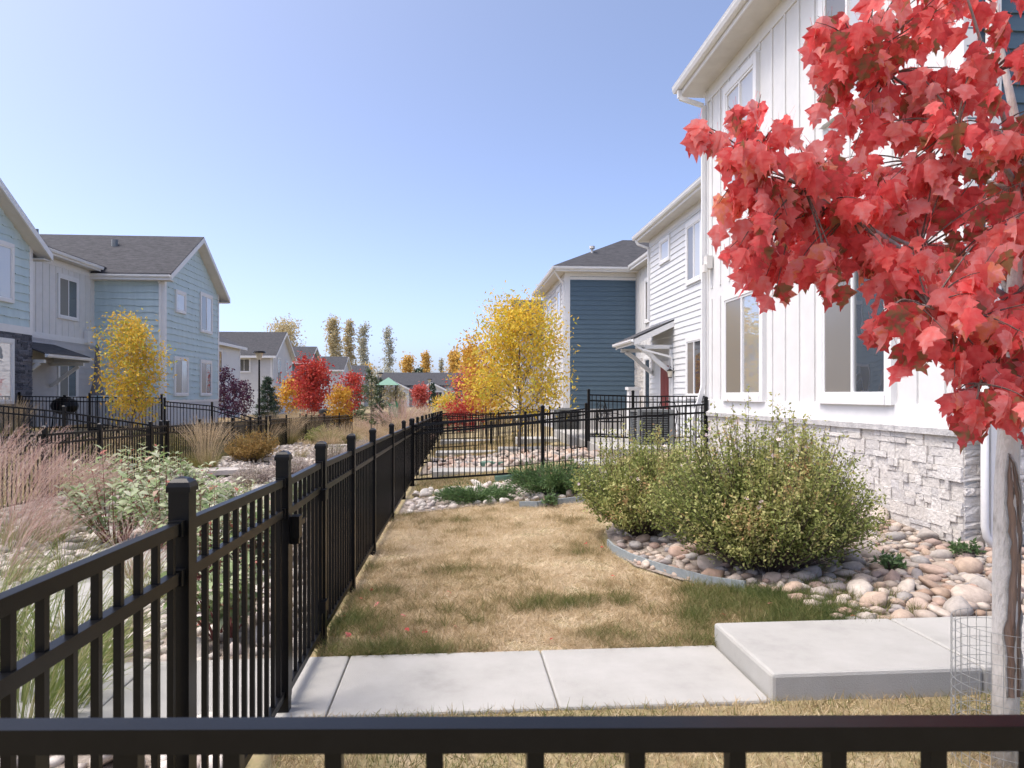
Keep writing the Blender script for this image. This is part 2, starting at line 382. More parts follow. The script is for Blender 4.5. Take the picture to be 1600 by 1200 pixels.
def bay(par, p, q, h, indiv=True, sp=.112, brackets=False, rail=.036):
    """rails and pickets between two posts p,q (x,y,zbase)"""
    p = Vector(p); q = Vector(q); d = q - p; L = Vector((d.x, d.y, 0)).length; t = d / L
    a = p + t * (PW / 2); b = q - t * (PW / 2)
    for nm, zz in (('top_rail', h - .085), ('middle_rail', h - .235), ('bottom_rail', .085)):
        MB().bar(a + Vector((0, 0, zz)), b + Vector((0, 0, zz)), .03, rail).build(nm, mt['black'], par)
    if brackets:
        for zz in (h - .085, h - .235):
            for e, sg in ((a, 1), (b, -1)):
                c = e + Vector((0, 0, zz)) ; m = MB(); m.bar(c, c + t * (.03 * sg), .042, rail + .012)
                m.build('rail_bracket', mt['black'], par)
    n = max(1, int(round((L - PW) / sp)))
    hh = h - .09 - .07
    if indiv:
        me = picket_mesh(hh)
        for i in range(n):
            c = a + (b - a) * ((i + .5) / n)
            put('picket', me, par, (c.x, c.y, c.z + .07))
    else:
        m = MB()
        for i in range(n):
            c = a + (b - a) * ((i + .5) / n); m.box(c.x - .0095, c.x + .0095, c.y - .0095, c.y + .0095, c.z + .07, c.z + .07 + hh)
        m.build('pickets', mt['black'], par, kind='stuff')
def fence(label, pts, h=1.22, indiv=True, skip=(), brackets=False, group=None, posts=True, rail=.036):
    o = thing('metal_fence', label, 'fence', (pts[0][0], pts[0][1], pts[0][2]), group)
    for i, (x, y, z) in enumerate(pts):
        if posts: post_parts(o, x, y, z, h + .05)
        if i and (i - 1) not in skip: bay(o, pts[i - 1], pts[i], h, indiv, brackets=brackets, rail=rail)
    return o
FX = -.853
def fy(px): return atX(px, HOR, FX).y
fzb = lambda y: -.018 * (y - 3.5)
ys = [.78, fy(285), fy(443)]
fence('black metal picket fence from the porch railing up to the gate', [(FX, y, fzb(y)) for y in ys], brackets=True)
ys = [fy(502), fy(549), fy(582.5), fy(612), fy(631), fy(643)]
fence('black metal picket fence along the lawn beyond the gate', [(FX, y, fzb(y)) for y in ys], brackets=True)
# gate between posts 443 and 502
gy0, gy1 = fy(443) + PW / 2 + .02, fy(502) - PW / 2 - .02
gate = thing('fence_gate', 'black metal picket gate with latch between two capped posts', 'gate', (FX, gy0, 0))
gz0 = fzb((gy0 + gy1) / 2); H = 1.22
for yv in (gy0 + .02, gy1 - .02): MB().box(FX - .02, FX + .02, yv - .02, yv + .02, gz0 + .05, gz0 + H - .06).build('stile', mt['black'], gate)
for nm, zz in (('top_rail', H - .085), ('middle_rail', H - .235), ('bottom_rail', .085)):
    MB().box(FX - .016, FX + .016, gy0 + .04, gy1 - .04, gz0 + zz - .018, gz0 + zz + .018).build(nm, mt['black'], gate)
for i in range(7): put('picket', picket_mesh(H - .16), gate, (FX, gy0 + .04 + (gy1 - gy0 - .08) * (i + .5) / 7, gz0 + .07))
m = MB(); zl_ = gz0 + .92; m.box(FX + .03, FX + .075, gy0 - .045, gy0 + .03, zl_ - .06, zl_ + .05); m.box(FX + .04, FX + .06, gy0 + .02, gy0 + .17, zl_ - .015, zl_ + .01); m.box(FX + .03, FX + .07, gy0 - .03, gy0 + .0, zl_ - .09, zl_ - .05)
m.build('latch', mt['black'], gate)
for zz in (.25, .95):
    m = MB(); m.box(FX + .015, FX + .045, gy1 - .05, gy1 + .04, gz0 + zz - .035, gz0 + zz + .035); m.build('hinge', mt['black'], gate)
# front railing by the camera
def fr(x): return .80 - .07 * x
fence('black metal railing across the front of the yard, nearest its porch', [(FX + .06, fr(FX), .0), (1.2, fr(1.2), .0), (3.0, fr(3.0), 0)], h=1.268, posts=False, rail=.028)
# cross fence between the lawn and the next yard
c0 = (FX + .03, fy(643) - .1, -.16); c1 = tuple(atd(848, 744, 12.6)); c2 = (4.72, 13.0, .26)
fence('black metal fence crossing from the side fence to the near white house', [c0, c1, c2], h=1.2)
# second cross fence with step up to the patio
a1 = atd(821, 712, 18.3); a2 = atd(920, 686, 18.3); a3 = atd(989, 693, 18.2)
fence('low black metal fence in front of the yellow tree', [(FX, 18.2, -.27), (a1.x, a1.y, -.1), (a2.x - .07, a2.y, .12)], h=1.16)
fence('tall black metal fence round the patio with air conditioner', [(a2.x, a2.y, .40), (a3.x, a3.y, .36), (6.8, 18.1, .36)], h=1.24)
fence('black metal side fence of the yard that holds the yellow tree', [(FX, y, fzb(y)) for y in (fy(643) + .06, 13.6, 15.9, 18.1)], indiv=True)
ys = [18.3, 20.6, 22.9, 25.2, 27.6, 30.0, 33, 36, 39, 42]
fence('black metal fence running on past the yellow tree to the far yards', [(FX, y, fzb(y)) for y in ys], indiv=False)
for Y, e, lab in ((24.6, 3.3, 'black metal cross fence just behind the yellow tree'), (31, 4.6, 'black metal cross fence against the blue siding bay'), (37.5, 4.6, 'black metal cross fence of the yard beyond the blue bay'), (42, 4.6, 'farthest black metal cross fence along the right row')):
    fence(lab, [(FX + .05, Y, fzb(Y)), ((e + FX) / 2, Y, fzb(Y) + .1), (e, Y, fzb(Y) + .25)], indiv=False)
# left fence B
BX = -6.8
bz = lambda y: -.23 - .018 * (y - 11.7)
def by(px): return atX(px, HOR, BX).y
ys = [7.2, 9.4, by(70), by(156), by(235)]
fence('black metal fence along the left yards behind the pink grass', [(BX, y, bz(y)) for y in ys])
ys = [by(262), by(312), by(364), by(391), by(404), by(416)]
fence('black metal fence behind the tall tan feather grass', [(BX, y, bz(y)) for y in ys])
g0, g1 = by(235) + .05, by(262) - .05
gate = thing('fence_gate', 'black metal gate in the left fence beside the yellow tree', 'gate', (BX, g0, bz(g0)))
zb_ = bz(g0)
for nm, zz in (('top_rail', H - .085), ('middle_rail', H - .235), ('bottom_rail', .085)): MB().box(BX - .016, BX + .016, g0, g1, zb_ + zz - .018, zb_ + zz + .018).build(nm, mt['black'], gate)
for yv in (g0 + .02, g1 - .02): MB().box(BX - .02, BX + .02, yv - .02, yv + .02, zb_ + .05, zb_ + H - .105).build('stile', mt['black'], gate)
for i in range(6): put('picket', picket_mesh(H - .16), gate, (BX, g0 + .04 + (g1 - g0 - .08) * (i + .5) / 6, zb_ + .07))
ys = [26.5, 29, 32, 35, 38, 41]
fence('black metal fence curving away past the feather grass', [(BX + .08 * max(0, y - 30), y, bz(y)) for y in ys], indiv=False)
fence('black metal cross fence below the left yellow tree', [(BX - .04, 17.0, bz(17)), (-9.0, 17.0, .02), (-11.2, 17, .25)])
fence('black metal cross fence by the pale blue gable', [(BX - .04, 25.4, bz(25.4)), (-8.5, 25.4, .02), (-10.1, 25.4, .18)])
fence('black metal patio fence in front of the dark stone wall', [(-10.2, 25.4, .30), (-12.6, 25.4, .33), (-14.9, 25.4, .36)])
fence('dark metal fence round the far park lawn', [(-9.5, 44, -.9), (-8, 45.5, -.9), (-6.4, 46, -.9), (-5.0, 45.5, -.9)], indiv=False)

# ------------------------------------------------------------------ houses
def P3(face, c, s, z, out):
    return {'W': (c - out, s, z), 'E': (c + out, s, z), 'S': (s, c - out, z), 'N': (s, c + out, z)}[face]
def fbox(m, face, c, s0, s1, z0, z1, o0, o1):
    a = P3(face, c, s0, z0, o0); b = P3(face, c, s1, z1, o1)
    return m.box(min(a[0], b[0]), max(a[0], b[0]), min(a[1], b[1]), max(a[1], b[1]), min(a[2], b[2]), max(a[2], b[2]))
def wall(h, face, c, s0, s1, z0, z1, style, mat, t=.2, top=None, holes=(), exp=.17, bsp=.42):
    """wall part with its cladding pieces; top(s)-> z limit for gables; holes (s0,s1,z0,z1) skip battens"""
    m = MB()
    i0, i1 = s0 + .007, s1 - .007
    if top is None: fbox(m, face, c, i0, i1, z0, z1, -t, 0)
    else:
        n = 12; ss = [i0 + (i1 - i0) * i / n for i in range(n + 1)]
        pts = [P3(face, c, i0, z0, 0)] + [P3(face, c, s, max(z0 + .01, top(s)), 0) for s in ss] + [P3(face, c, i1, z0, 0)]
        d = Vector(P3(face, c, 0, 0, -t)) - Vector(P3(face, c, 0, 0, 0)); m.prism(pts, d)
    w_ = m.build('wall', mt[mat], h)
    if style == 'lap':
        z = z0; k = 0
        while z < z1 - .03:
            e = min(exp, z1 - z); a, b = s0, s1
            if top is not None:
                while a < b and top(a) < z + e * .5: a += .05
                while b > a and top(b) < z + e * .5: b -= .05
            if b - a > .15:
                m = MB(); q = [P3(face, c, a, z - .014, .003), P3(face, c, a, z - .014, .032), P3(face, c, a, z + e, .008), P3(face, c, a, z + e, .003)]
                d = Vector(P3(face, c, b, 0, 0)) - Vector(P3(face, c, a, 0, 0)); m.prism(q, d); m.build('siding_board', mt[mat], w_)
            z += e
    elif style == 'batten':
        nb = int((s1 - s0) / bsp); off = ((s1 - s0) - (nb - 1) * bsp) / 2 if nb > 1 else .1
        for i in range(nb):
            s = s0 + off + i * bsp; spans = [(z0, z1)]
            for (a, b, y0, y1) in holes:
                if a - .03 < s < b + .03:
                    ns = []
                    for (u, v) in spans:
                        if y0 > u: ns.append((u, min(v, y0)))
                        if y1 < v: ns.append((max(u, y1), v))
                    spans = [x for x in ns if x[1] - x[0] > .08]
            for (u, v) in spans:
                m = MB(); fbox(m, face, c, s - .028, s + .028, u, v, .001, .02); m.build('batten', mt[mat], w_)
    elif style == 'shingle':
        z = z0; k = 0
        rr = random.Random(int(abs(c) * 100 + z0 * 10))
        while z < z1 - .05:
            e = min(.30, z1 - z); a, b = s0, s1
            if top is not None:
                while a < b and top(a) < z + e * .6: a += .05
                while b > a and top(b) < z + e * .6: b -= .05
            if b - a > .2:
                m = MB(); s = a; ph = rr.random() * .3; ss = [a]; zz = [z]
                while s < b - .12:
                    wd = .13 + rr.random() * .2; lv = z - .012 - .05 * rr.random(); s2 = min(b, s + wd)
                    ss += [s + .012, s2 - .012]; zz += [lv, lv]; s = s2
                ss.append(b); zz.append(z)
                low = [P3(face, c, q, r_, .055) for q, r_ in zip(ss, zz)]; up_ = [P3(face, c, q, z + e + .01, .008) for q in ss]
                n = len(ss); V0 = len(m.V); m.V += low + up_ + [P3(face, c, q, r_, .002) for q, r_ in zip(ss, zz)]
                for i in range(n - 1):
                    m.F.append((V0 + i, V0 + i + 1, V0 + n + i + 1, V0 + n + i)); m.F.append((V0 + i, V0 + 2 * n + i, V0 + 2 * n + i + 1, V0 + i + 1))
                m.build('shingle_course', mt[mat], w_)
            z += e
    return w_
def trim(h, face, c, s0, s1, z0, z1, o0=.0, o1=.03, name='trim_board', mat='whitetrim'):
    m = MB(); fbox(m, face, c, s0, s1, z0, z1, o0, o1); return m.build(name, mt[mat], h)
def window(h, face, c, s0, s1, z0, z1, tw=.11, split='v', left='screen', right='glass', head=.14, off=.0):
    """trim frame as the part; sashes and panes as sub-parts. s0<s1"""
    m = MB(); pr = .07 + off
    fbox(m, face, c, s0 - tw, s0, z0 - tw, z1 + head, .0, pr); fbox(m, face, c, s1, s1 + tw, z0 - tw, z1 + head, .0, pr)
    fbox(m, face, c, s0, s1, z1, z1 + head, .0, pr + .004); fbox(m, face, c, s0, s1, z0 - tw, z0, .0, pr + .012)
    w_ = m.build('window', mt['whitetrim'], h)
    f = .038
    m = MB(); fbox(m, face, c, s0, s0 + f, z0, z1, .0, .058 + off); fbox(m, face, c, s1 - f, s1, z0, z1, .0, .058 + off); fbox(m, face, c, s0 + f, s1 - f, z1 - f, z1, .0, .058 + off); fbox(m, face, c, s0 + f, s1 - f, z0, z0 + f, .0, .058 + off)
    mid = (s0 + s1) / 2
    if split == 'v': fbox(m, face, c, mid - f / 2, mid + f / 2, z0 + f, z1 - f, .0, .060 + off)
    m.build('sash', mt['sash'], w_)
    if split == 'v':
        for a, b, k in ((s0 + f, mid - f / 2, left), (mid + f / 2, s1 - f, right)):
            m = MB(); fbox(m, face, c, a, b, z0 + f, z1 - f, -.0, off + (.036 if k != 'screen' else .046)); m.build('pane', mt[k], w_)
    else:
        m = MB(); fbox(m, face, c, s0 + f, s1 - f, z0 + f, z1 - f, .0, .036 + off); m.build('pane', mt[left], w_)
    return w_
def stones(h, face, c, s0, s1, z0, z1, mat, hmin=.055, hmax=.12, lmin=.10, lmax=.36, limit=300, seed=1, depth=.05):
    rr = random.Random(seed)
    m = MB(); fbox(m, face, c, s0, s1, z0, z1, -.1, .012); base = m.build('stone_wall', mt['found'], h)
    vs = []
    for v in range(6):
        import bmesh
        bm = bmesh.new(); bmesh.ops.create_cube(bm, size=1)
        bmesh.ops.subdivide_edges(bm, edges=bm.edges[:], cuts=2, use_grid_fill=True)
        for q in bm.verts:
            r_ = max(abs(q.co.x), abs(q.co.y)); q.co.z += (rr.random() - .5) * .3 if q.co.z > .4 else 0
            if r_ > .45: q.co.z -= .12 if q.co.z > .3 else 0
            q.co.x *= 1 + (rr.random() - .5) * .05; q.co.y *= 1 + (rr.random() - .5) * .10
        me = bpy.data.meshes.new('stone'); bm.to_mesh(me); bm.free(); me.materials.append(mt[mat]); vs.append(me)
    rot = {'W': Matrix(((0, 0, -1), (1, 0, 0), (0, 1, 0))), 'E': Matrix(((0, 0, 1), (1, 0, 0), (0, 1, 0))), 'S': Matrix(((1, 0, 0), (0, 0, -1), (0, 1, 0)))}[face].to_euler()
    cells = []
    z = z0
    # bands of height split into sub-courses for a ledgestone look
    while z < z1 - .02:
        band = min(rr.uniform(.10, .20), z1 - z)
        if z1 - z - band < .05: band = z1 - z
        s = s0
        while s < s1 - .01:
            L = rr.uniform(lmin, lmax)
            if s1 - s - L < .08: L = s1 - s
            if rr.random() < .62 and band > .11:
                cut = rr.uniform(.35, .65) * band; L2 = L * rr.uniform(.3, .7)
                if rr.random() < .5: cells += [(s, s + L, z, z + cut), (s, s + L2, z + cut, z + band), (s + L2, s + L, z + cut, z + band)]
                else: cells += [(s, s + L2, z, z + cut), (s + L2, s + L, z, z + cut), (s, s + L, z + cut, z + band)]
            else: cells.append((s, s + L, z, z + band))
            s += L
        z += band
    for (a, b, u, v) in cells:
        g = .004; dp = depth * rr.uniform(.6, 1.25)
        ctr = P3(face, c, (a + b) / 2, (u + v) / 2, dp / 2)
        put('stone', rr.choice(vs), base, ctr, rot, ((b - a - g), (v - u - g), dp))
    return base
def gutter(h, p, q, size=.12, mat='whitetrim'):
    p = Vector(p); q = Vector(q); t = (q - p).normalized(); sd_ = t.cross(Vector((0, 0, 1)))
    prof = [(-.06, -.06), (.03, -.06), (.06, -.0), (.05, .02), (.065, .06), (.055, .06), (.04, .02), (-.05, -.045), (-.05, .06), (-.06, .06)]
    return MB().prism([p + sd_ * (a * size / .12) + Vector((0, 0, b * size / .12)) for a, b in prof], q - p).build('gutter', mt[mat], h)
def slab_roof(h, pts, th=.1, mat='roof', name='roof'):
    """pts: planar outline, thickness downward"""
    return MB().prism([Vector(p) for p in pts], (0, 0, -th)).build(name, mt[mat], h)
def pipe(h, pts, wd=.075, dp=.06, name='downspout', mat='whitetrim'):
    m = MB()
    for a, b in zip(pts[:-1], pts[1:]): m.bar(a, b, wd, dp, up=(0, 1, .01))
    return m.build(name, mt[mat], h)
def lantern(h, x, y, z, lit=False, dx=-.12):
    m = MB(); m.box(x + dx * .0 - .01 if dx < 0 else x, x + .01, y - .06, y + .06, z - .02, z + .14); m.tube([(x, y, z + .12), (x + dx, y, z + .2), (x + dx, y, z + .12)], .012, 6)
    m.tube([(x + dx, y, z + .12), (x + dx, y, z + .06)], [.03, .11], 8); m.tube([(x + dx, y, z - .16), (x + dx, y, z - .14)], .07, 8)
    l = m.build('wall_lantern', mt['black'], h)
    MB().tube([(x + dx, y, z + .055), (x + dx, y, z - .138)], [.09, .062], 8).build('lantern_glass', mt['lampglass'], l)
    return l

# ---- near white house (right)
XW = 4.8; Y0, Y1 = 6.30, 13.15
SB, SC, ZT = .14, 1.20, 7.36    # stone bottom, stone top, wall top
h = thing('white_house', 'white board and batten house with pale stone base beside the red maple', 'house', (XW + 3, (Y0 + Y1) / 2, .1))
win_lo = [(atX(1137, 0, XW).y, atX(1193, 0, XW).y), (atX(1292, 0, XW).y, atX(1392, 0, XW).y)]
win_lo = [tuple(sorted(x)) for x in win_lo]
win_hi = [tuple(sorted((atX(1139, 0, XW).y, atX(1183, 0, XW).y))), tuple(sorted((atX(1293, 0, XW).y, atX(1370, 0, XW).y)))]
ZL0, ZL1, ZU0, ZU1 = 1.56, 3.22, 5.15, 6.85
holes = [(a - .12, b + .12, ZL0 - .12, ZL1 + .16) for a, b in win_lo] + [(a - .12, b + .12, ZU0 - .12, ZU1 + .16) for a, b in win_hi]
wall(h, 'W', XW, Y0, Y1, SC + .26, ZT, 'batten', 'white', holes=holes + [(Y0, Y1, 3.36, 3.56)])
wall(h, 'S', Y0, XW, 12, SC + .26, 8.2, 'lap', 'blue')
wall(h, 'N', Y1, XW, 12, -.3, ZT, None, 'lapwhite')
trim(h, 'W', XW, Y0, Y1, SC + .07, SC + .26, -.1, .028, 'skirt_board')
trim(h, 'S', Y0, XW - .024, 12, SC + .07, SC + .26, -.1, .031, 'skirt_board')
trim(h, 'W', XW, Y0 + .1, Y1 - .1, ZT - .24, ZT, .0, .026, 'frieze_board')
trim(h, 'W', XW, Y0 + .1, win_lo[1][0] + 3.2, 3.38, 3.54, .0, .024, 'belt_board')
for s in (Y0 - .028, Y1 - .1): trim(h, 'W', XW, s, s + .128, SC + .26, ZT, .0, .03, 'corner_board')
trim(h, 'S', Y0, XW - .026, XW + .11, SC + .26, 8.2, .0, .03, 'corner_board')
for (a, b), k in zip(win_lo, ('glasslit', 'glass')): window(h, 'W', XW, a, b, ZL0, ZL1, left=k, right='screen')
for a, b in win_hi: window(h, 'W', XW, a, b, ZU0, ZU1, left='blind', right='blind' if a > 10 else 'screen')
stones(h, 'W', XW, Y0 - .03, Y1, SB, SC - .03, 'stone', seed=4)
stones(h, 'S', Y0, XW - .03, XW + 3.2, SB, SC - .03, 'stone', seed=9, lmin=.14)
m = MB(); fbox(m, 'W', XW, Y0, Y1, -.5, SB, -.2, .0); fbox(m, 'S', Y0 + .001, XW + .001, 12, -.5, SB, -.2, .0); m.build('foundation', mt['found'], h)
import bmesh
s = Y0 - .11
capo = bpy.data.objects.new('stone_cap', None)
for i, L in enumerate((1.05, .9, 1.25, 1.1, 1.15, 1.0, .9)):
    e = min(s + L, Y1); m = MB()
    q = [P3('W', XW, s, SC - .03, -.02), P3('W', XW, s, SC - .03, .085), P3('W', XW, s, SC + .035, .09), P3('W', XW, s, SC + .07, .03), P3('W', XW, s, SC + .07, -.02)]
    m.prism(q, (0, e - s - .006, 0)); m.build('cap_stone', mt['cap'], h); s = e
    if s >= Y1: break
m = MB(); fbox(m, 'S', Y0, XW - .018, XW + 3.2, SC - .03, SC + .06, -.02, .085); m.build('cap_stone', mt['cap'], h)
# roof + eave (overhang .42)
ov = .45
m = MB().box(XW - ov, XW + .1, Y0 - .45, Y1 + .25, ZT + .0, ZT + .03); m.build('soffit', mt['soffit'], h)
MB().box(XW - ov - .025, XW - ov, Y0 - .45, Y1 + .25, ZT - .02, ZT + .17).build('fascia', mt['whitetrim'], h)
MB().box(XW - ov - .02, XW + .6, Y1 + .25, Y1 + .275, ZT - .0, ZT + .17).build('fascia', mt['whitetrim'], h)
slab_roof(h, [(XW - ov - .05, Y0 - .5, ZT + .22), (XW + 5, Y0 - .5, ZT + 2.7), (XW + 5, Y1 + .3, ZT + 2.7), (XW - ov - .05, Y1 + .3, ZT + .22)], .05)
gutter(h, (XW - ov - .09, Y1 + .28, ZT + .12), (XW - ov - .09, Y0 - .5, ZT + .12))
# downspout at far corner
pipe(h, [(XW - ov - .06, Y1 + .08, ZT + .05), (XW - ov - .06, Y1 + .08, ZT - .1), (XW - .08, Y1 - .03, ZT - .28), (XW - .08, Y1 - .03, 1.75), (XW - .26, Y1 - .03, 1.1), (XW - .26, Y1 - .03, .3)])
# meter/vent boxes on corner
m = MB(); m.box(XW - .13, XW - .02, Y1 - .36, Y1 - .18, 3.92, 4.16); m.box(XW - .17, XW - .10, Y1 - .34, Y1 - .20, 3.86, 4.0); m.build('vent_box', mt['soffit'], h)
# white downspout with shoe at the near corner
pipe(h, [(XW + .21, Y0 - .10, ZT - .2), (XW + .21, Y0 - .10, .04)], .10, .075)
MB().tube([(XW + .10, Y0 - .13, 2.3), (XW + .10, Y0 - .13, .34), (XW + .12, Y0 - .13, .24), (XW + .17, Y0 - .13, .17), (XW + .24, Y0 - .13, .15)], .034, 10).build('conduit', mt['whitetrim'], h, smooth=True)

# ---- white lap siding house in the middle
XM, XR = 6.9, 7.85; MY0, MY1, RY1 = 13.15, 24.6, 30.3
h = thing('white_house', 'white lap siding house with shed porch roof and red door', 'house', (XM + 3, 20, .2))
ZM = 7.05
wall(h, 'W', XM, MY0, MY1, .3, ZM, 'lap', 'lapwhite', exp=.185)
wall(h, 'N', MY1, XM, XR + .3, .3, ZM, None, 'lapwhite')
wall(h, 'W', XR, MY1, RY1, .3, ZM - .15, 'batten', 'white', bsp=.45)
trim(h, 'W', XM, MY1 - .11, MY1 + .0, .3, ZM, .0, .03, 'corner_board')
trim(h, 'W', XM, MY0, MY1 - .11, ZM - .2, ZM, .0, .028, 'frieze_board')
yy_ = lambda a: atX(a, 0, XM).y
window(h, 'W', XM, yy_(1098), yy_(1076), 1.55, 3.12, left='glass', right='screen')
window(h, 'W', XM, yy_(1097), yy_(1076), 4.9, 6.5, left='blind', right='screen')
window(h, 'W', XM, yy_(1047), yy_(1034), 6.0, 6.62, split=None, left='blind', tw=.1, head=.1)
window(h, 'W', XR, atX(1018.5, 0, XR).y, atX(1010, 0, XR).y, 4.6, 6.2, split=None, left='screen')
window(h, 'W', XR, atX(1022, 0, XR).y, atX(1011, 0, XR).y, 1.0, 3.0, split=None, left='glass', off=.05)
stones(h, 'W', XR, atX(1010, 0, XR).y, RY1 - .02, .35, 3.1, 'stone', seed=12, lmin=.2, lmax=.5)
# door with frame
yd = atX(1041, 0, XM).y
m = MB(); fbox(m, 'W', XM, yd - .47, yd + .47, .36, 2.5, .0, .05); dr = m.build('door', mt['red'], h)
for zz in (.5, 1.45):
    for sg in (-1, 1):
        m = MB(); fbox(m, 'W', XM, yd + sg * .21 - .14, yd + sg * .21 + .14, zz, zz + .75, .05, .058); m.build('door_panel', mt['red'], dr)
m = MB().tube([(XM - .05, yd - .38, 1.35), (XM - .11, yd - .38, 1.35), (XM - .11, yd - .28, 1.35)], .014, 6); m.build('handle', mt['black'], dr)
for a, b, u, v in ((yd - .6, yd - .475, .34, 2.66), (yd + .475, yd + .6, .34, 2.66), (yd - .475, yd + .475, 2.51, 2.66)):
    trim(h, 'W', XM, a, b, u, v, .0, .06, 'door_trim')
lantern(h, XM - .02, yd - .85, 2.25)
# shed porch roof
cy0, cy1 = 21.75, 24.35; cx = 5.58; zt_, ze_ = 3.95, 3.36
MB().prism([(XM, cy0, zt_), (cx, cy0, ze_), (cx, cy0, ze_ - .05), (XM, cy0, zt_ - .05)], (0, cy1 - cy0, 0)).build('porch_roof', mt['roof'], h)
for yv in (cy0 + .002, cy1 - .06):
    MB().prism([(XM - .02, yv, zt_ - .055), (cx + .02, yv, ze_ - .055), (cx + .02, yv, ze_ - .24), (XM - .02, yv, zt_ - .24)], (0, .055, 0)).build('rake_board', mt['whitetrim'], h)
MB().box(cx - .0, cx + .03, cy0 + .06, cy1 - .07, ze_ - .22, ze_ - .06).build('fascia', mt['whitetrim'], h)
gutter(h, (cx - .06, cy1, ze_ - .1), (cx - .06, cy0, ze_ - .1), .10)
for yv in (cy0 + .25, cy1 - .35):
    m = MB(); m.bar((XM - .01, yv, ze_ - .28), (cx + .12, yv, ze_ - .28), .1, .12)
    pts = [(cx + .3, yv, ze_ - .33), (cx + .62, yv, ze_ - .55), (XM - .5, yv, 2.62), (XM - .08, yv, 2.3)]
    for p, q in zip(pts[:-1], pts[1:]): m.bar(p, q, .1, .13)
    m.bar((XM - .06, yv, ze_ - .3), (XM - .06, yv, 2.2), .1, .1, up=(1, 0, 0)); m.build('bracket', mt['whitetrim'], h)
pipe(h, [(cx - .02, cy0 + .1, ze_ - .16), (cx + .25, cy0 + .08, ze_ - .36), (XM - .1, cy0 + .08, 2.75), (XM - .07, cy0 + .08, 2.5), (XM - .07, cy0 + .08, .5)], .06, .05)
m = MB(); m.box(6.0, 6.35, 24.0, 24.35, .34, 1.72); m.box(5.95, 6.4, 23.95, 24.4, 1.72, 1.82); m.build('porch_pillar', mt['whitetrim'], h)
m = MB(); m.box(XM - .16, XM - .02, atX(1107, 0, XM).y, atX(1104, 0, XM).y, 4.05, 4.2); m.build('vent_hood', mt['soffit'], h)
# roof and eave
ov = .42
MB().box(XM - ov, XM + .1, MY0, MY1 + .35, ZM, ZM + .03).build('soffit', mt['soffit'], h)
MB().box(XM - ov - .025, XM - ov, MY0, MY1 + .35, ZM - .02, ZM + .17).build('fascia', mt['whitetrim'], h)
gutter(h, (XM - ov - .085, MY1 + .38, ZM + .12), (XM - ov - .085, MY0 + .0, ZM + .12))
slab_roof(h, [(XM - ov - .05, MY0 + .05, ZM + .22), (XM + 5, MY0 + .05, ZM + 2.7), (XM + 5, MY1 + .38, ZM + 2.7), (XM - ov - .05, MY1 + .38, ZM + .22)], .05)
MB().box(XM - ov - .02, XM + 1.5, MY1 + .35, MY1 + .375, ZM, ZM + .17).build('fascia', mt['whitetrim'], h)
pipe(h, [(XM - ov - .06, MY1 + .15, ZM + .05), (XM - ov + .0, MY1 + .12, ZM - .12), (XM - .07, MY1 - .05, ZM - .3), (XM - .07, MY1 - .05, 4.2)], .07, .06)

# ---- blue bay house
BY0, BY1 = RY1, 37.6; XB = 4.75; ZB = 6.85
h = thing('blue_house', 'dark blue lap siding bay of the house with hip roof behind the yellow tree', 'house', (XB + 3, 34, .2))
xr = 7.85
wall(h, 'S', BY0, XB + .0, xr, .95, ZB, 'lap', 'blue', exp=.205)
m = MB(); fbox(m, 'S', BY0, XB, xr, -.2, .95, -.2, .03); m.build('stucco_base', mt['tan'], h)
wall(h, 'W', XB, BY0, BY1, -.3, ZB, 'lap', 'tan', exp=.205)
wall(h, 'N', BY1, XB, 12, -.3, ZB, None, 'tan')
trim(h, 'S', BY0, XB - .028, XB + .2, .95, ZB, .0, .032, 'corner_board'); trim(h, 'W', XB, BY0 - .03, BY0 + .16, -.2, ZB, .0, .03, 'corner_board')
trim(h, 'S', BY0, XB + .2, xr, ZB - .3, ZB, .0, .030, 'frieze_board'); trim(h, 'W', XB, BY0 + .16, BY1, ZB - .25, ZB, .0, .03, 'frieze_board')
trim(h, 'W', XB, BY1 - .14, BY1, -.2, ZB - .25, .0, .032, 'corner_board')
window(h, 'W', XB, 31.6, 32.5, 5.2, 6.3, split=None, left='blind'); window(h, 'W', XB, 34.6, 36.0, 4.6, 6.2, left='blind', right='screen')
window(h, 'W', XB, 34.6, 36.0, 1.4, 3.0, left='glass', right='screen')
ov = .5
MB().box(XB - ov, xr + .6, BY0 - ov, BY1 + ov, ZB, ZB + .03).build('soffit', mt['soffit'], h)
m = MB(); m.box(XB - ov - .025, XB - ov, BY0 - ov - .02, BY1 + ov, ZB - .02, ZB + .17); m.box(XB - ov, xr + .1, BY0 - ov - .025, BY0 - ov, ZB - .02, ZB + .17); m.build('fascia', mt['whitetrim'], h)
gutter(h, (XB - ov - .085, BY1 + ov, ZB + .12), (XB - ov - .085, BY0 - ov - .08, ZB + .12)); gutter(h, (XB - ov - .14, BY0 - ov - .085, ZB + .12), (xr - .45, BY0 - ov - .085, ZB + .12))
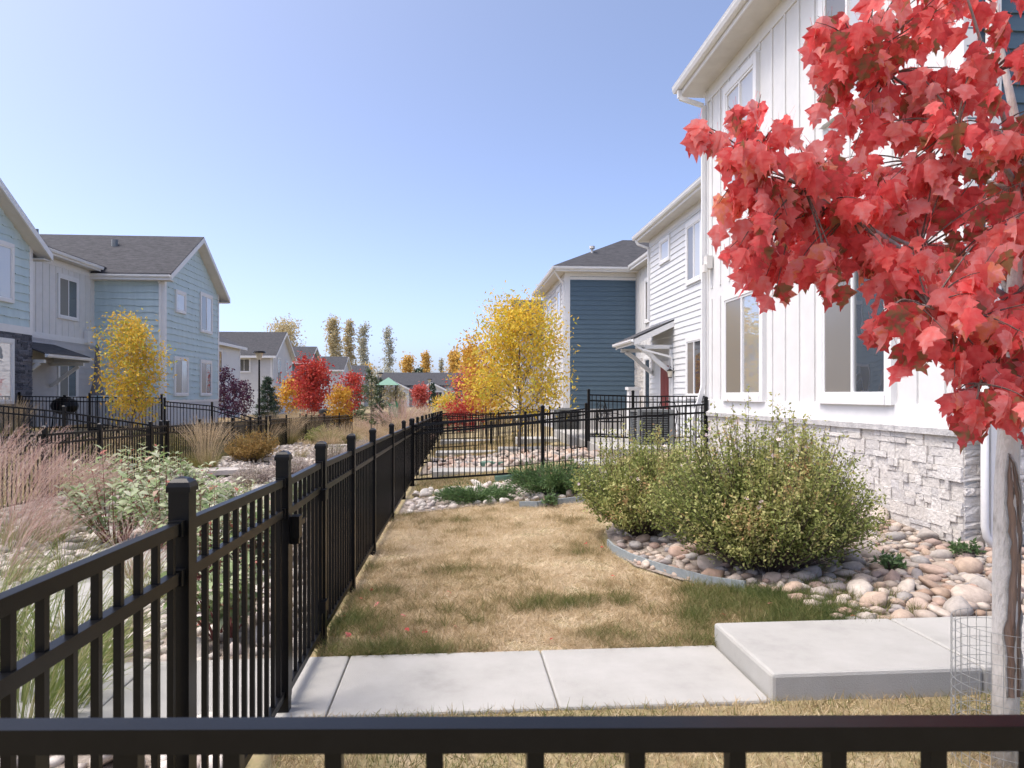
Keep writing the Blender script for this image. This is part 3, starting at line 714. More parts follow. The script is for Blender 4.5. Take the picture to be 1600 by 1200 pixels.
# hip roof: ridge along X
yc = (BY0 + BY1) / 2; rx = XB + 3.4; rz = ZB + .2 + (BY1 - BY0 + 2 * ov) / 2 * .5
e0 = (XB - ov - .1, BY0 - ov - .1, ZB + .2); e1 = (XB - ov - .1, BY1 + ov + .1, ZB + .2)
rf = MB(); rf.poly(e0, (rx, yc, rz), e1); rf.poly(e0, (16, BY0 - ov - .1, ZB + .2), (16, yc, rz), (rx, yc, rz)); rf.poly(e1, (rx, yc, rz), (16, yc, rz), (16, BY1 + ov + .1, ZB + .2))
rf.poly(e0, e1, (16, BY1 + ov + .1, ZB + .2), (16, BY0 - ov - .1, ZB + .2))
ro = rf.build('roof', mt['roof'], h)
vp_ = (6.2, 31.7, 0); vz = ZB + .2 + (31.7 - BY0 + ov) * .5
m = MB(); m.tube([(6.2, 31.7, vz - .1), (6.2, 31.7, vz + .22)], .06, 8); m.tube([(6.2, 31.7, vz + .2), (6.2, 31.7, vz + .32)], .13, 8); m.build('roof_vent', mt['soffit'], ro)
gutter(h, (XR - .42, BY0 - .6, ZM - .02), (XR - .42, MY1 + .4, ZM - .02))
MB().box(XR - .38, XR + .1, MY1 + .38, BY0 - .55, ZM - .15, ZM - .11).build('soffit', mt['soffit'], h)
MB().box(XR - .41, XR - .38, MY1 + .38, BY0 - .55, ZM - .17, ZM + .02).build('fascia', mt['whitetrim'], h)
slab_roof(h, [(XR - .45, MY1 + .4, ZM + .07), (XR + 4, MY1 + .4, ZM + 2.2), (XR + 4, BY0 - .05, ZM + 2.2), (XR - .45, BY0 - .05, ZM + .07)], .05)
pipe(h, [(XB - ov - .02, BY0 - .25, ZB + .05), (XB - ov + .1, BY0 - .2, ZB - .15), (XB - .08, BY0 + .07, ZB - .5), (XB - .08, BY0 + .07, .2)], .07, .06)
# next gable house further on
h = thing('grey_house', 'grey gabled house farther on behind the yellow tree', 'house', (8, 57, -.3))
gt = lambda s: 8.9 - .62 * abs(s - 56)
wall(h, 'W', 4.8, 51.6, 60.4, -1, 9.0, 'lap', 'tan', top=gt, exp=.25)
wall(h, 'S', 51.6, 4.8, 9, -1, 6.3, 'lap', 'tan', exp=.25)
for sg in (-1, 1): slab_roof(h, [(4.4, 56, 9.1), (4.4, 56 + sg * 5, 9.1 - .62 * 5), (15, 56 + sg * 5, 9.1 - .62 * 5), (15, 56, 9.1)], .14)
for sg in (-1, 1): MB().prism([(4.38, 56, 9.05), (4.38, 56 + sg * 5, 9.05 - 3.1), (4.38, 56 + sg * 5, 8.8 - 3.1), (4.38, 56, 8.8)], (.05, 0, 0)).build('rake_board', mt['whitetrim'], h)
window(h, 'W', 4.8, 55.2, 56.8, 4.2, 5.8)

# ---- left pale blue house, gable bays
LX = -13.0; LY0, LY1 = 32.6, 39.8; ZE = 7.0
def rake(h, X, ya, yb, ze, slope, ovr=.45, mat='whitetrim', back=-28, ridge_vents=False):
    yc = (ya + yb) / 2; rzz = ze + (yb - ya) / 2 * slope + .18; hw = (yb - ya) / 2 + ovr; zz = rzz - hw * slope
    for sg in (-1, 1):
        r_ = slab_roof(h, [(X + .5, yc, rzz), (X + .5, yc + sg * hw, zz), (back, yc + sg * hw, zz), (back, yc, rzz)], .08)
        MB().prism([(X + .47, yc, rzz - .04), (X + .47, yc + sg * hw, zz - .04), (X + .47, yc + sg * hw, zz - .28), (X + .47, yc, rzz - .28)], (.05, 0, 0)).build('rake_board', mt[mat], h)
        MB().prism([(X + .46, yc, rzz - .24), (X + .46, yc + sg * hw, zz - .24), (X, yc + sg * hw, zz - .24), (X, yc, rzz - .24)], (0, 0, .03)).build('soffit', mt['soffit'], h)
        # horizontal eave
        MB().box(back, X + .44, min(yc + sg * hw, yc + sg * (hw - .45)), max(yc + sg * hw, yc + sg * (hw - .45)), zz - .3, zz - .26).build('soffit', mt['soffit'], h)
        gutter(h, (back if sg < 0 else X + .45, yc + sg * (hw + .05), zz - .12), (X + .45 if sg < 0 else back, yc + sg * (hw + .05), zz - .12))
        MB().box(back, X + .46, yc + sg * hw - .015, yc + sg * hw + .015, zz - .29, zz - .07).build('fascia', mt['whitetrim'], h)
    return rzz
h = thing('pale_blue_house', 'pale blue shingle sided gable house with dark stone behind the pink grass', 'house', (LX - 3, 30, .2))
SLP = .62
topf = lambda a, b, ze: (lambda s: ze + (min(s - a, b - s)) * SLP)
wall(h, 'E', LX, LY0, LY1, 1.35, 9.4, 'shingle', 'cyan', top=topf(LY0, LY1, ZE))
wall(h, 'S', LY0, LX - 2.95, LX, 1.35, ZE, 'shingle', 'cyan')
trim(h, 'E', LX, LY0 - .06, LY0 + .16, 1.35, ZE + .05, .0, .062, 'corner_board'); trim(h, 'E', LX, LY1 - .16, LY1, 1.35, ZE + .05, .0, .062, 'corner_board')
trim(h, 'S', LY0, LX - .2, LX + .032, 1.35, ZE, .0, .065, 'corner_board'); trim(h, 'S', LY0, LX - 2.95, LX - .2, ZE - .25, ZE, .0, .03, 'frieze_board')
m = MB(); fbox(m, 'E', LX, LY0, LY1, -.5, 1.2, -.2, .02); fbox(m, 'S', LY0 + .003, LX - 2.95, LX, -.5, 1.2, -.2, .02); m.build('base_wall', mt['tan'], h)
trim(h, 'E', LX, LY0 - .03, LY1, 1.2, 1.35, .0, .04, 'skirt_board'); trim(h, 'S', LY0, LX - 2.95, LX + .02, 1.2, 1.35, .0, .04, 'skirt_board')
ly = lambda px: atX(px, 0, LX).y
window(h, 'E', LX, ly(273), ly(286), 5.5, 6.3, split=None, left='blind', off=.05); window(h, 'E', LX, ly(311.5), ly(328), 4.85, 6.65, left='screen', right='blind', off=.05)
window(h, 'E', LX, ly(271), ly(290), 1.6, 3.2, left='screen', right='glasslit', off=.05); window(h, 'E', LX, ly(311.5), ly(327), 1.6, 3.2, left='screen', right='glass', off=.05)
rake(h, LX, LY0, LY1, ZE, SLP)
# vents on roof
yc = (LY0 + LY1) / 2
for px_, hh in ((107, .7), (215, .25)):
    q = atd(px_, 385, 36); zz = ZE + .2 + (35.0 - LY0) * SLP
    MB().tube([(q.x, 35.0, zz - .1), (q.x, 35.0, zz + hh)], .06 if hh > .5 else .15, 7).build('roof_vent', mt['ac'], h)
pipe(h, [(LX - .15, LY0 - .5, ZE - .25), (LX - .12, LY0 - .1, ZE - .5), (LX - .12, LY0 - .06, .6)], .08, .06)
# recessed white part
WX = -15.95
def wly(px): return atX(px, 0, WX).y
wy0 = 22.0
wall(h, 'E', WX, wy0, LY0, 3.95, 6.95, 'batten', 'white', bsp=.45, holes=[(wly(90.5) - .1, wly(119) + .1, 4.6, 6.5)])
wall(h, 'S', LY0 - .3, -28, WX, .3, 6.9, None, 'white'); wall(h, 'E', WX, wy0, LY0, .3, 3.75, 'lap', 'grey', exp=.24)
trim(h, 'E', WX, wy0, LY0, 3.72, 3.95, .0, .04, 'belt_board'); trim(h, 'E', WX, wy0, LY0 - .05, 6.7, 6.95, .0, .03, 'frieze_board')
window(h, 'E', WX, wly(91), wly(119), 4.75, 6.3, left='screen', right='glass'); window(h, 'E', WX, wly(91), wly(118), 1.45, 3.15, left='screen', right='glass')
MB().box(WX - .1, WX + .45, wy0, LY0 - .46, 6.97, 7.0).build('soffit', mt['soffit'], h); MB().box(WX + .45, WX + .475, wy0, LY0 - .46, 6.94, 7.14).build('fascia', mt['whitetrim'], h)
gutter(h, (WX + .53, wy0, 7.08), (WX + .53, LY0 - .4, 7.08))
slab_roof(h, [(WX + .5, wy0, 7.2), (WX - 6, wy0, 9.2), (WX - 6, LY0, 9.2), (WX + .5, LY0, 7.2)], .06)
m = MB(); q = wly(133); m.box(WX + .03, WX + .2, q - .15, q + .15, 3.78, 4.3); m.build('utility_box', mt['whitetrim'], h)
# second gable bay with dark stone base
GX = -15.0; GY1 = atX(48, 0, GX).y; GY0 = GY1 - 7.0
wall(h, 'E', GX, GY0, GY1, 3.92, 9.4, 'shingle', 'cyan', top=topf(GY0, GY1, 6.75))
trim(h, 'E', GX, GY1 - .15, GY1 + .03, 3.92, 6.8, .0, .062, 'corner_board'); trim(h, 'E', GX, GY0, GY1 + .04, 3.66, 3.92, .0, .06, 'belt_board')
stones(h, 'E', GX, GY0 + 3.5, GY1 + .02, .2, 3.66, 'darkstone', seed=5, lmin=.25, lmax=.6)
m = MB(); fbox(m, 'N', GY1, WX, GX, .2, 6.75, -.2, .0); m.build('wall', mt['cyan'], h)
wall(h, 'S', GY0, WX - 10, GX, .2, 6.75, 'shingle', 'cyan'); wall(h, 'E', GX, GY0, GY0 + 3.5, .2, 3.66, 'lap', 'grey', exp=.24)
gy_ = lambda px: atX(px, 0, GX).y
window(h, 'E', GX, gy_(-40), gy_(14), 4.75, 6.5, left='blind', right='blind', off=.05); window(h, 'E', GX, gy_(-40), gy_(14), 1.35, 3.3, left='glasslit', right='glasslit', off=.05)
rake(h, GX, GY0, GY1, 6.75, SLP)
# entry canopy
ca, cb = GY1 + .05, wly(84)
zt_, ze_ = 3.55, 3.05
MB().prism([(WX, ca, zt_), (WX + 1.4, ca, ze_), (WX + 1.4, ca, ze_ - .05), (WX, ca, zt_ - .05)], (0, cb - ca, 0)).build('porch_roof', mt['roof'], h)
gutter(h, (WX + 1.46, ca, ze_ - .1), (WX + 1.46, cb, ze_ - .1), .12)
MB().prism([(WX, cb - .06, zt_ - .055), (WX + 1.4, cb - .06, ze_ - .055), (WX + 1.4, cb - .06, ze_ - .22), (WX, cb - .06, ze_ - .22)], (0, .05, 0)).build('rake_board', mt['whitetrim'], h)
for yv in (ca + .2, cb - .3):
    m = MB(); m.bar((WX, yv, ze_ - .3), (WX + 1.3, yv, ze_ - .3), .1, .12); m.bar((WX + 1.1, yv, ze_ - .38), (WX + .06, yv, 1.9), .1, .12); m.build('bracket', mt['whitetrim'], h)
lantern(h, WX + .03, GY1 + .55, 2.55, dx=.3)

# ---- far left row
def simple_house(label, x0, x1, y0, y1, z0, ze, slope, mat, name='far_house', wins=(), ridge='x', base=None):
    """x1: face towards the courtyard (+X). ridge along x (gable to +X) or along y"""
    h = thing(name, label, 'house', ((x0 + x1) / 2, (y0 + y1) / 2, z0))
    if ridge == 'x':
        tf = lambda s: ze + min(s - y0, y1 - s) * slope
        wall(h, 'E', x1, y0, y1, z0, ze + (y1 - y0) / 2 * slope, None, mat, top=tf)
    else: wall(h, 'E', x1, y0, y1, z0, ze, None, mat)
    yc, xc = (y0 + y1) / 2, (x0 + x1) / 2
    if ridge == 'x': wall(h, 'S', y0, x0, x1, z0, ze, None, mat)
    else:
        tf = lambda s: ze + min(s - x0, x1 - s) * slope
        wall(h, 'S', y0, x0, x1, z0, ze + (x1 - x0) / 2 * slope, None, mat, top=tf)
    o = .5
    if ridge == 'x':
        rz_ = ze + (y1 - y0) / 2 * slope + .2; hw = (y1 - y0) / 2 + o
        for sg in (-1, 1):
            slab_roof(h, [(x1 + o, yc, rz_), (x1 + o, yc + sg * hw, rz_ - hw * slope), (x0 - o, yc + sg * hw, rz_ - hw * slope), (x0 - o, yc, rz_)], .1)
            MB().prism([(x1 + o - .02, yc, rz_ - .105), (x1 + o - .02, yc + sg * hw, rz_ - hw * slope - .105), (x0, yc + sg * hw, rz_ - hw * slope - .105), (x0, yc, rz_ - .105)], (0, 0, -.04)).build('soffit', mt['whitetrim'], h)
            MB().prism([(x1 + o - .02, yc, rz_ - .03), (x1 + o - .02, yc + sg * hw, rz_ - hw * slope - .06), (x1 + o - .02, yc + sg * hw, rz_ - hw * slope - .34), (x1 + o - .02, yc, rz_ - .34)], (.05, 0, 0)).build('rake_board', mt['whitetrim'], h)
        zz = rz_ - hw * slope; MB().box(x0 - o, x1 + o, y0 - o - .12, y0 - o - .0, zz - .28, zz - .02).build('fascia', mt['whitetrim'], h)
    else:
        rz_ = ze + (x1 - x0) / 2 * slope + .2; hw = (x1 - x0) / 2 + o
        for sg in (-1, 1): slab_roof(h, [(xc, y0 - o, rz_), (xc + sg * hw, y0 - o, rz_ - hw * slope), (xc + sg * hw, y1 + o, rz_ - hw * slope), (xc, y1 + o, rz_)], .1)
        zz = rz_ - hw * slope; MB().box(x1 + o, x1 + o + .12, y0 - o, y1 + o, zz - .28, zz - .02).build('fascia', mt['whitetrim'], h)
        for sg in (-1, 1): MB().prism([(xc, y0 - o, rz_ - .06), (xc + sg * hw, y0 - o, zz - .06), (xc + sg * hw, y0 - o, zz - .34), (xc, y0 - o, rz_ - .34)], (0, -.05, 0)).build('rake_board', mt['whitetrim'], h)
    trim(h, 'S', y0, x1 - .25, x1 + .03, z0, ze, .0, .04, 'corner_board'); trim(h, 'E', x1, y0 - .04, y0 + .25, z0, ze, .0, .04, 'corner_board')
    trim(h, 'E', x1, y1 - .25, y1, z0, ze, .0, .04, 'corner_board')
    for f, a, b, u, v in wins: window(h, f, x1 if f == 'E' else y0, a, b, u, v, tw=.16, split='v' if (b - a) > .9 else None, left='glass', right='glass')
    if base:
        m = MB(); fbox(m, 'S', y0, x0, x1, z0, base, .0, .05); fbox(m, 'E', x1, y0 - .05, y1, z0, base, .0, .05); m.build('base_wall', mt['lapwhite'], h)
    return h
simple_house('white two storey house behind the purple leaved trees', -32, -22, 60, 74, -1, 6.4, .45, 'lapwhite', 'white_house', wins=[('E', 66.5, 68.3, 3.6, 5.6), ('E', 63, 64, 4.4, 5.4), ('E', 66.5, 68.3, .6, 2.4)], ridge='y')
simple_house('grey gabled house with white trim behind the street lamp', -34, -21.0, 83, 92.5, -1, 6.1, .6, 'tan', 'grey_house', wins=[('S', -29.4, -28.2, 4.2, 5.6), ('S', -24.8, -23.6, 4.2, 5.6), ('E', 85.2, 86.6, 3.0, 5.8), ('E', 89.2, 90.2, 4.4, 5.6), ('E', 85.4, 86.6, -.4, 1.8)], base=1.9)
simple_house('dark teal house behind the red tree', -34, -21, 102, 111, -1, 6.2, .5, 'teal', 'teal_house', wins=[('E', 105, 107, 3, 5), ('S', -25, -23.6, 3.4, 5)])
simple_house('pale grey gabled house right of the red tree', -36, -19.4, 122, 131, -1, 5.8, .5, 'tan', 'grey_house', wins=[('E', 125, 127.5, 2.6, 4.8), ('S', -23, -21.4, 3.2, 4.8)])
simple_house('small white gabled house at the end of the left row', -30, -18, 140, 148, -1.2, 5.2, .5, 'lapwhite', 'white_house', wins=[('S', -21, -19.6, 2.6, 4.2)])
# far ranch buildings closing the courtyard: ridge along X, gables facing the camera
h = thing('far_building', 'long pale building with dark roof and two gables closing the courtyard', 'house', (-8, 140, -1))
d0 = 138
xa, xb = atd(592, 600, d0).x, atd(722, 600, d0).x
wall(h, 'S', d0, xa, xb, -1.3, 3.4, None, 'lapwhite')
slab_roof(h, [(xa - .5, d0 - .6, 3.3), (xb + .5, d0 - .6, 3.3), (xb + .5, d0 + 7, 6.0), (xa - .5, d0 + 7, 6.0)], .12)
for ga, gb in ((594, 640), (655, 694)):
    x0, x1 = atd(ga, 0, d0 - 3).x, atd(gb, 0, d0 - 3).x; xc = (x0 + x1) / 2; hw = (x1 - x0) / 2
    tf = lambda s, x0=x0, x1=x1: 2.6 + min(s - x0, x1 - s) * .5
    wall(h, 'S', d0 - 3, x0, x1, -1.3, 2.6 + hw * .5, None, 'lapwhite', top=tf)
    for sg in (-1, 1):
        slab_roof(h, [(xc, d0 - 3.5, 2.8 + hw * .5), (xc + sg * (hw + .5), d0 - 3.5, 2.8 - .25), (xc + sg * (hw + .5), d0 + 3, 2.8 - .25), (xc, d0 + 3, 2.8 + hw * .5)], .12)
        MB().prism([(xc, d0 - 3.5, 2.7 + hw * .5), (xc + sg * (hw + .5), d0 - 3.5, 2.7 - .25), (xc + sg * (hw + .5), d0 - 3.5, 2.35 - .25), (xc, d0 - 3.5, 2.35 + hw * .5)], (0, -.05, 0)).build('rake_board', mt['whitetrim'], h)
    for k in (-.35, .3): window(h, 'S', d0 - 3, xc + k * hw, xc + k * hw + 1.3, .6, 2.0, tw=.14, left='glass', right='glass')
for pxx in (703, 712): q = atd(pxx, 0, d0).x; window(h, 'S', d0, q, q + .9, .3, 1.9, tw=.14, split=None, left='glass')
# ------------------------------------------------------------------ stones lying loose
def rock_meshes(mat, n=8, seed=3):
    out = []; rr = random.Random(seed); import bmesh
    for k in range(n):
        bm = bmesh.new(); bmesh.ops.create_icosphere(bm, subdivisions=2 if k < n // 2 else 2, radius=1)
        a = [Vector((rr.gauss(0, 1), rr.gauss(0, 1), rr.gauss(0, 1))).normalized() for _ in range(6)]; amp = [rr.uniform(-.22, .2) for _ in range(6)]
        for v in bm.verts:
            d = v.co.normalized(); s = 1 + sum(am * max(0, d.dot(q)) ** 2 for q, am in zip(a, amp)); v.co = d * s
            for q in a[:5]:
                t = v.co.dot(q)
                if t > .62: v.co -= q * (t - .62) * .85
        me = bpy.data.meshes.new('stone'); bm.to_mesh(me); bm.free()
        me.polygons.foreach_set('use_smooth', np.ones(len(me.polygons), bool)); me.materials.append(mat); out.append(me)
    return out
def scatter(par, me_list, region, n_obj, size, seed, n_stuff=0, stuff_region=None, mat=None, min_d=.75, zfn=None, flat=.6):
    """individual stones as children, dart-thrown so that they touch but hardly overlap; the rest as one stuff part"""
    rr = random.Random(seed); placed = []; cell = {}
    def ok(x, y, r):
        cx_, cy_ = int(x / .3), int(y / .3)
        for i in (-1, 0, 1):
            for j in (-1, 0, 1):
                for (a, b, q) in cell.get((cx_ + i, cy_ + j), ()):
                    if (a - x) ** 2 + (b - y) ** 2 < (min_d * (q + r)) ** 2: return False
        return True
    def rec(x, y, r): cell.setdefault((int(x / .3), int(y / .3)), []).append((x, y, r))
    tries = 0; cnt = 0
    while cnt < n_obj and tries < n_obj * 40:
        tries += 1; x, y = region(rr); r = size(rr)
        if x is None or not ok(x, y, r): continue
        rec(x, y, r); z = (zfn or G)(x, y)
        put('stone', rr.choice(me_list), par, (x, y, z + r * flat * .45), (rr.uniform(-.5, .5), rr.uniform(-.5, .5), rr.uniform(0, 6.28)), (r * rr.uniform(.9, 1.5), r * rr.uniform(.7, 1.0), r * flat * rr.uniform(.75, 1.35)))
        cnt += 1
    if n_stuff:
        base = []
        for me in me_list[:4]:
            import bmesh
            bm = bmesh.new(); bmesh.ops.create_icosphere(bm, subdivisions=1, radius=1)
            for v in bm.verts: v.co *= rr.uniform(.8, 1.15)
            bm.faces.ensure_lookup_table(); base.append((np.array([v.co[:] for v in bm.verts]), np.array([[q.index for q in f.verts] for f in bm.faces]))); bm.free()
        Vs = []; Fs = []; rn = []; off = 0; c2 = 0; tries = 0
        while c2 < n_stuff and tries < n_stuff * 12:
            tries += 1; x, y = (stuff_region or region)(rr); r = size(rr) * rr.uniform(.5, .9)
            if x is None or not ok(x, y, r): continue
            rec(x, y, r); v, f = base[rr.randrange(len(base))]; th = rr.uniform(0, 6.28); c, s_ = math.cos(th), math.sin(th)
            q = v * np.array([r * rr.uniform(1, 1.4), r * rr.uniform(.75, 1), r * flat])
            q = np.stack([q[:, 0] * c - q[:, 1] * s_ + x, q[:, 0] * s_ + q[:, 1] * c + y, q[:, 2] + (zfn or G)(x, y) + r * flat * .45], -1)
            Vs.append(q); Fs.append(f + off); off += len(v); rn.append(np.full(len(f), rr.random())); c2 += 1
        if Vs: put('stones', mesh('stones', np.concatenate(Vs) - np.array(wl(par)), np.concatenate(Fs), mat, np.concatenate(rn), True), par, wl(par), kind='stuff')
riv = rock_meshes(mt['river'], 8, 3); cob = rock_meshes(mt['cobble'], 8, 5)
def edge_x(y):      # left edge of the rock bed
    return float(np.interp(y, [4.3, 5.0, 5.4, 5.8, 6.4, 7.1, 7.6], [2.55, 2.45, 2.36, 1.98, 1.72, 1.66, 1.8]))
def reg_r(rr):
    y = rr.uniform(4.42, 9.3); x = rr.uniform(1.4, 7.2)
    if x < edge_x(y) or (y > 6.2 and x > 4.68): return None, None
    if y > 8 and x < 2.6: return None, None
    return x, y
scatter(rbed, riv, reg_r, 300, lambda r: .05 + .085 * r.random() ** 1.5, 11, 1100, None, mt['river'], min_d=.72)
def reg_l(rr):
    y = rr.uniform(3, 11); x = rr.uniform(-6.6, -.95)
    k = int((y - 3.2 - .9) / 1.36)
    if -3.95 - .03 * k < x < -2.7 - .03 * k and y > 5.4: return None, None
    if 3.4 < y < 4.4 and x > -3.7: return None, None
    return x, y
def reg_l2(rr):
    x, y = reg_l(rr)
    if rr.random() < .55:
        y = rr.uniform(9, 30); x = rr.uniform(-6.6, -.95)
        if -4.3 < x < -2.6 and y < 17: return None, None
    return x, y
scatter(swale, cob, reg_l, 300, lambda r: r.uniform(.05, .12), 21, 4200, reg_l2, mt['cobble'], min_d=.74)
def reg_f(rr):
    return rr.uniform(-.7, 4.5), rr.uniform(10.0, 12.4)
scatter(farbed, cob, reg_f, 120, lambda r: r.uniform(.05, .11), 31, 300, None, mt['cobble'], min_d=.76)
ybed = sheet('yard_gravel', [(-.8, 15.72), (4.0, 15.72), (3.3, 18.0), (-.8, 18.0)], .004, mt['gravel'], 'river stone bed beyond the first yard walk', .7)
scatter(ybed, riv, lambda rr: (rr.uniform(-.6, 3.3), rr.uniform(15.9, 19.4)), 200, lambda r: r.uniform(.07, .14), 41, 300, None, mt['river'])
# pale edging stones along the far edge of the lawn are in the gravel strip; flagstones in the garden
for px_, py_, wd, lab in ((330, 742, 1.7, 'flat flagstone slab below the tan feather grass'), (392, 720, 1.6, 'flat flagstone slab beside the golden shrub'), (250, 800, 1.0, 'flagstone slab among the leafy dogwood stems'), (600, 683, 1.5, 'flagstone step beyond the pale pink shrubs'), (530, 700, 1.3, 'flagstone slab behind the near fence posts')):
    p = gpix(px_, py_); rr = random.Random(px_); z = G(p.x, p.y)
    pts = [(p.x + math.cos(a) * wd / 2 * rr.uniform(.85, 1.1), p.y + math.sin(a) * wd * .28 * rr.uniform(.85, 1.1), z + .03) for a in np.linspace(0, 6.283, 10)[:-1]]
    tag(MB().prism(pts[::-1], (0, 0, .11)).build('flagstone', mt['flag'], None, origin=(p.x, p.y, z)), lab, 'stone')
# ------------------------------------------------------------------ vegetation
def nrm(v): return v / np.maximum(np.linalg.norm(v, axis=-1, keepdims=True), 1e-9)
def quads_leaves(P, D, Nn, L, Wd, fold=.0):
    """diamond leaves: base P, direction D, normal N, length L, width W -> verts, faces (two tris sharing midrib -> quad)"""
    D = nrm(D); B = nrm(np.cross(D, Nn)); Nn = np.cross(B, D)
    L = np.asarray(L)[:, None]; Wd = np.asarray(Wd)[:, None]
    a = P; b = P + D * L * .45 + B * Wd / 2 + Nn * fold * Wd; c = P + D * L; d = P + D * L * .45 - B * Wd / 2 + Nn * fold * Wd
    V = np.stack([a, b, c, d], 1).reshape(-1, 3); n = len(P)
    return V, np.arange(4 * n).reshape(n, 4)
def rvec(n, r=rng):
    return nrm(r.normal(size=(n, 3)))
def ribbon(P0, D0, L, W, bend, seg=4, r=rng, wtip=.1, bulge=None):
    """arching blades: P0 (n,3), D0 dirs, L lengths, W widths, bend = droop"""
    n = len(P0); pts = [P0]; d = nrm(D0); st = (L / seg)[:, None]; p = P0
    for i in range(seg):
        p = p + d * st; pts.append(p); d = nrm(d + np.stack([d[:, 0] * .15, d[:, 1] * .15, -bend], -1) * (1 + .5 * i))
    side = nrm(np.cross(D0, r.normal(size=(n, 3))))
    V = []
    for i, q in enumerate(pts):
        t = i / seg; ww = W * (1 - t) + W * wtip * t
        if bulge: ww = ww * (1 + bulge * max(0, math.sin(math.pi * min(1, max(0, (t - .5) / .5)))))
        V += [q - side * (ww / 2)[:, None], q + side * (ww / 2)[:, None]]
    V = np.stack(V, 1); k = 2 * (seg + 1); F = []
    base = np.arange(n)[:, None] * k
    for i in range(seg): F.append(base + np.array([2 * i, 2 * i + 1, 2 * i + 3, 2 * i + 2]))
    return V.reshape(-1, 3), np.stack(F, 1).reshape(-1, 4)
def place_mesh(name, V, F, mat, rnd, parent, kind=None):
    return put(name, mesh(name, V - np.array(wl(parent)), F, mat, rnd), parent, wl(parent), kind=kind)

ml = {}
ml['gold'] = Mleaf('golden_leaf', [(.46, .42, .05), (.72, .54, .05), (.78, .50, .07), (.55, .54, .09), (.74, .40, .10)], .4)
ml['goldl'] = Mleaf('golden_leaf_pink', [(.48, .44, .05), (.72, .52, .06), (.76, .46, .08), (.46, .52, .10), (.62, .32, .18)], .4)
ml['redmaple'] = Mleaf('red_maple_leaf', [(.28, .17, .08), (.58, .08, .08), (.80, .11, .11), (.85, .22, .20), (.85, .38, .36), (.85, .34, .19)], .6, .5, [0, .12, .35, .62, .85, 1], mottle=.75)
ml['redfar'] = Mleaf('scarlet_leaf', [(.30, .02, .03), (.50, .05, .04), (.52, .10, .06), (.42, .03, .04)], .35)
ml['pinkfar'] = Mleaf('coral_leaf', [(.50, .07, .06), (.58, .14, .10), (.52, .09, .09)], .35)
ml['orange'] = Mleaf('orange_leaf', [(.56, .28, .04), (.66, .42, .06), (.60, .22, .05)], .35)
ml['purple'] = Mleaf('purple_leaf', [(.045, .02, .045), (.09, .03, .07), (.12, .03, .05)], .25)
ml['spruce'] = Mleaf('spruce_needle', [(.03, .055, .04), (.06, .10, .06), (.09, .13, .08)], .15)
ml['pine'] = Mleaf('pine_needle', [(.06, .09, .04), (.11, .15, .07), (.16, .19, .09)], .2)
ml['poplar'] = Mleaf('poplar_leaf', [(.42, .38, .22), (.60, .50, .28), (.52, .48, .32), (.68, .48, .24)], .5)
ml['poplaro'] = Mleaf('poplar_orange', [(.60, .40, .12), (.72, .48, .13), (.64, .50, .18)], .5)
ml['greyg'] = Mleaf('grey_green', [(.36, .37, .29), (.48, .47, .37), (.50, .45, .32)], .45)
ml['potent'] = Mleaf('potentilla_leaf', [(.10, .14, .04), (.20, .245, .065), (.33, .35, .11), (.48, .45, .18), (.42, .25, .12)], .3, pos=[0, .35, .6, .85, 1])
ml['juniper'] = Mleaf('juniper', [(.05, .10, .035), (.10, .17, .06), (.16, .24, .09)], .25)
ml['dogwood'] = Mleaf('variegated_leaf', [(.18, .26, .09), (.32, .40, .20), (.46, .51, .32), (.58, .58, .43), (.42, .16, .12)], .35, pos=[0, .3, .6, .9, 1])
ml['pinkgrass'] = Mleaf('pink_plume', [(.36, .20, .17), (.52, .36, .31), (.64, .51, .44), (.45, .29, .19)], .4)
ml['greengrass'] = Mleaf('tall_green_grass', [(.10, .15, .04), (.20, .25, .07), (.30, .33, .13), (.40, .35, .18)], .35)
ml['tangrass'] = Mleaf('tan_feather_grass', [(.40, .29, .16), (.55, .43, .27), (.66, .54, .38)], .4)
ml['basegrass'] = Mleaf('green_gold_grass', [(.12, .15, .04), (.24, .23, .06), (.36, .28, .09)], .35)
ml['goldshrub'] = Mleaf('gold_brown_shrub', [(.14, .13, .04), (.28, .20, .06), (.40, .24, .08), (.22, .20, .07)], .3)
ml['lawn'] = Mleaf('lawn_blade', [(.08, .115, .03), (.17, .18, .055), (.40, .30, .16), (.60, .47, .29), (.72, .60, .42)], .3, pos=[0, .28, .5, .75, 1])
ml['pale'] = Mleaf('pale_pink_shrub', [(.32, .26, .23), (.46, .37, .33), (.52, .46, .40), (.30, .28, .18)], .35)
ml['weed'] = Mleaf('weed_leaf', [(.08, .14, .05), (.14, .22, .09)], .3)
mt['flower'] = M('pale_flower', (.75, .60, .56), None, rough=.6)
mt['redstem'] = M('red_stem', (.20, .05, .045), (.28, .10, .08), 30, .6)

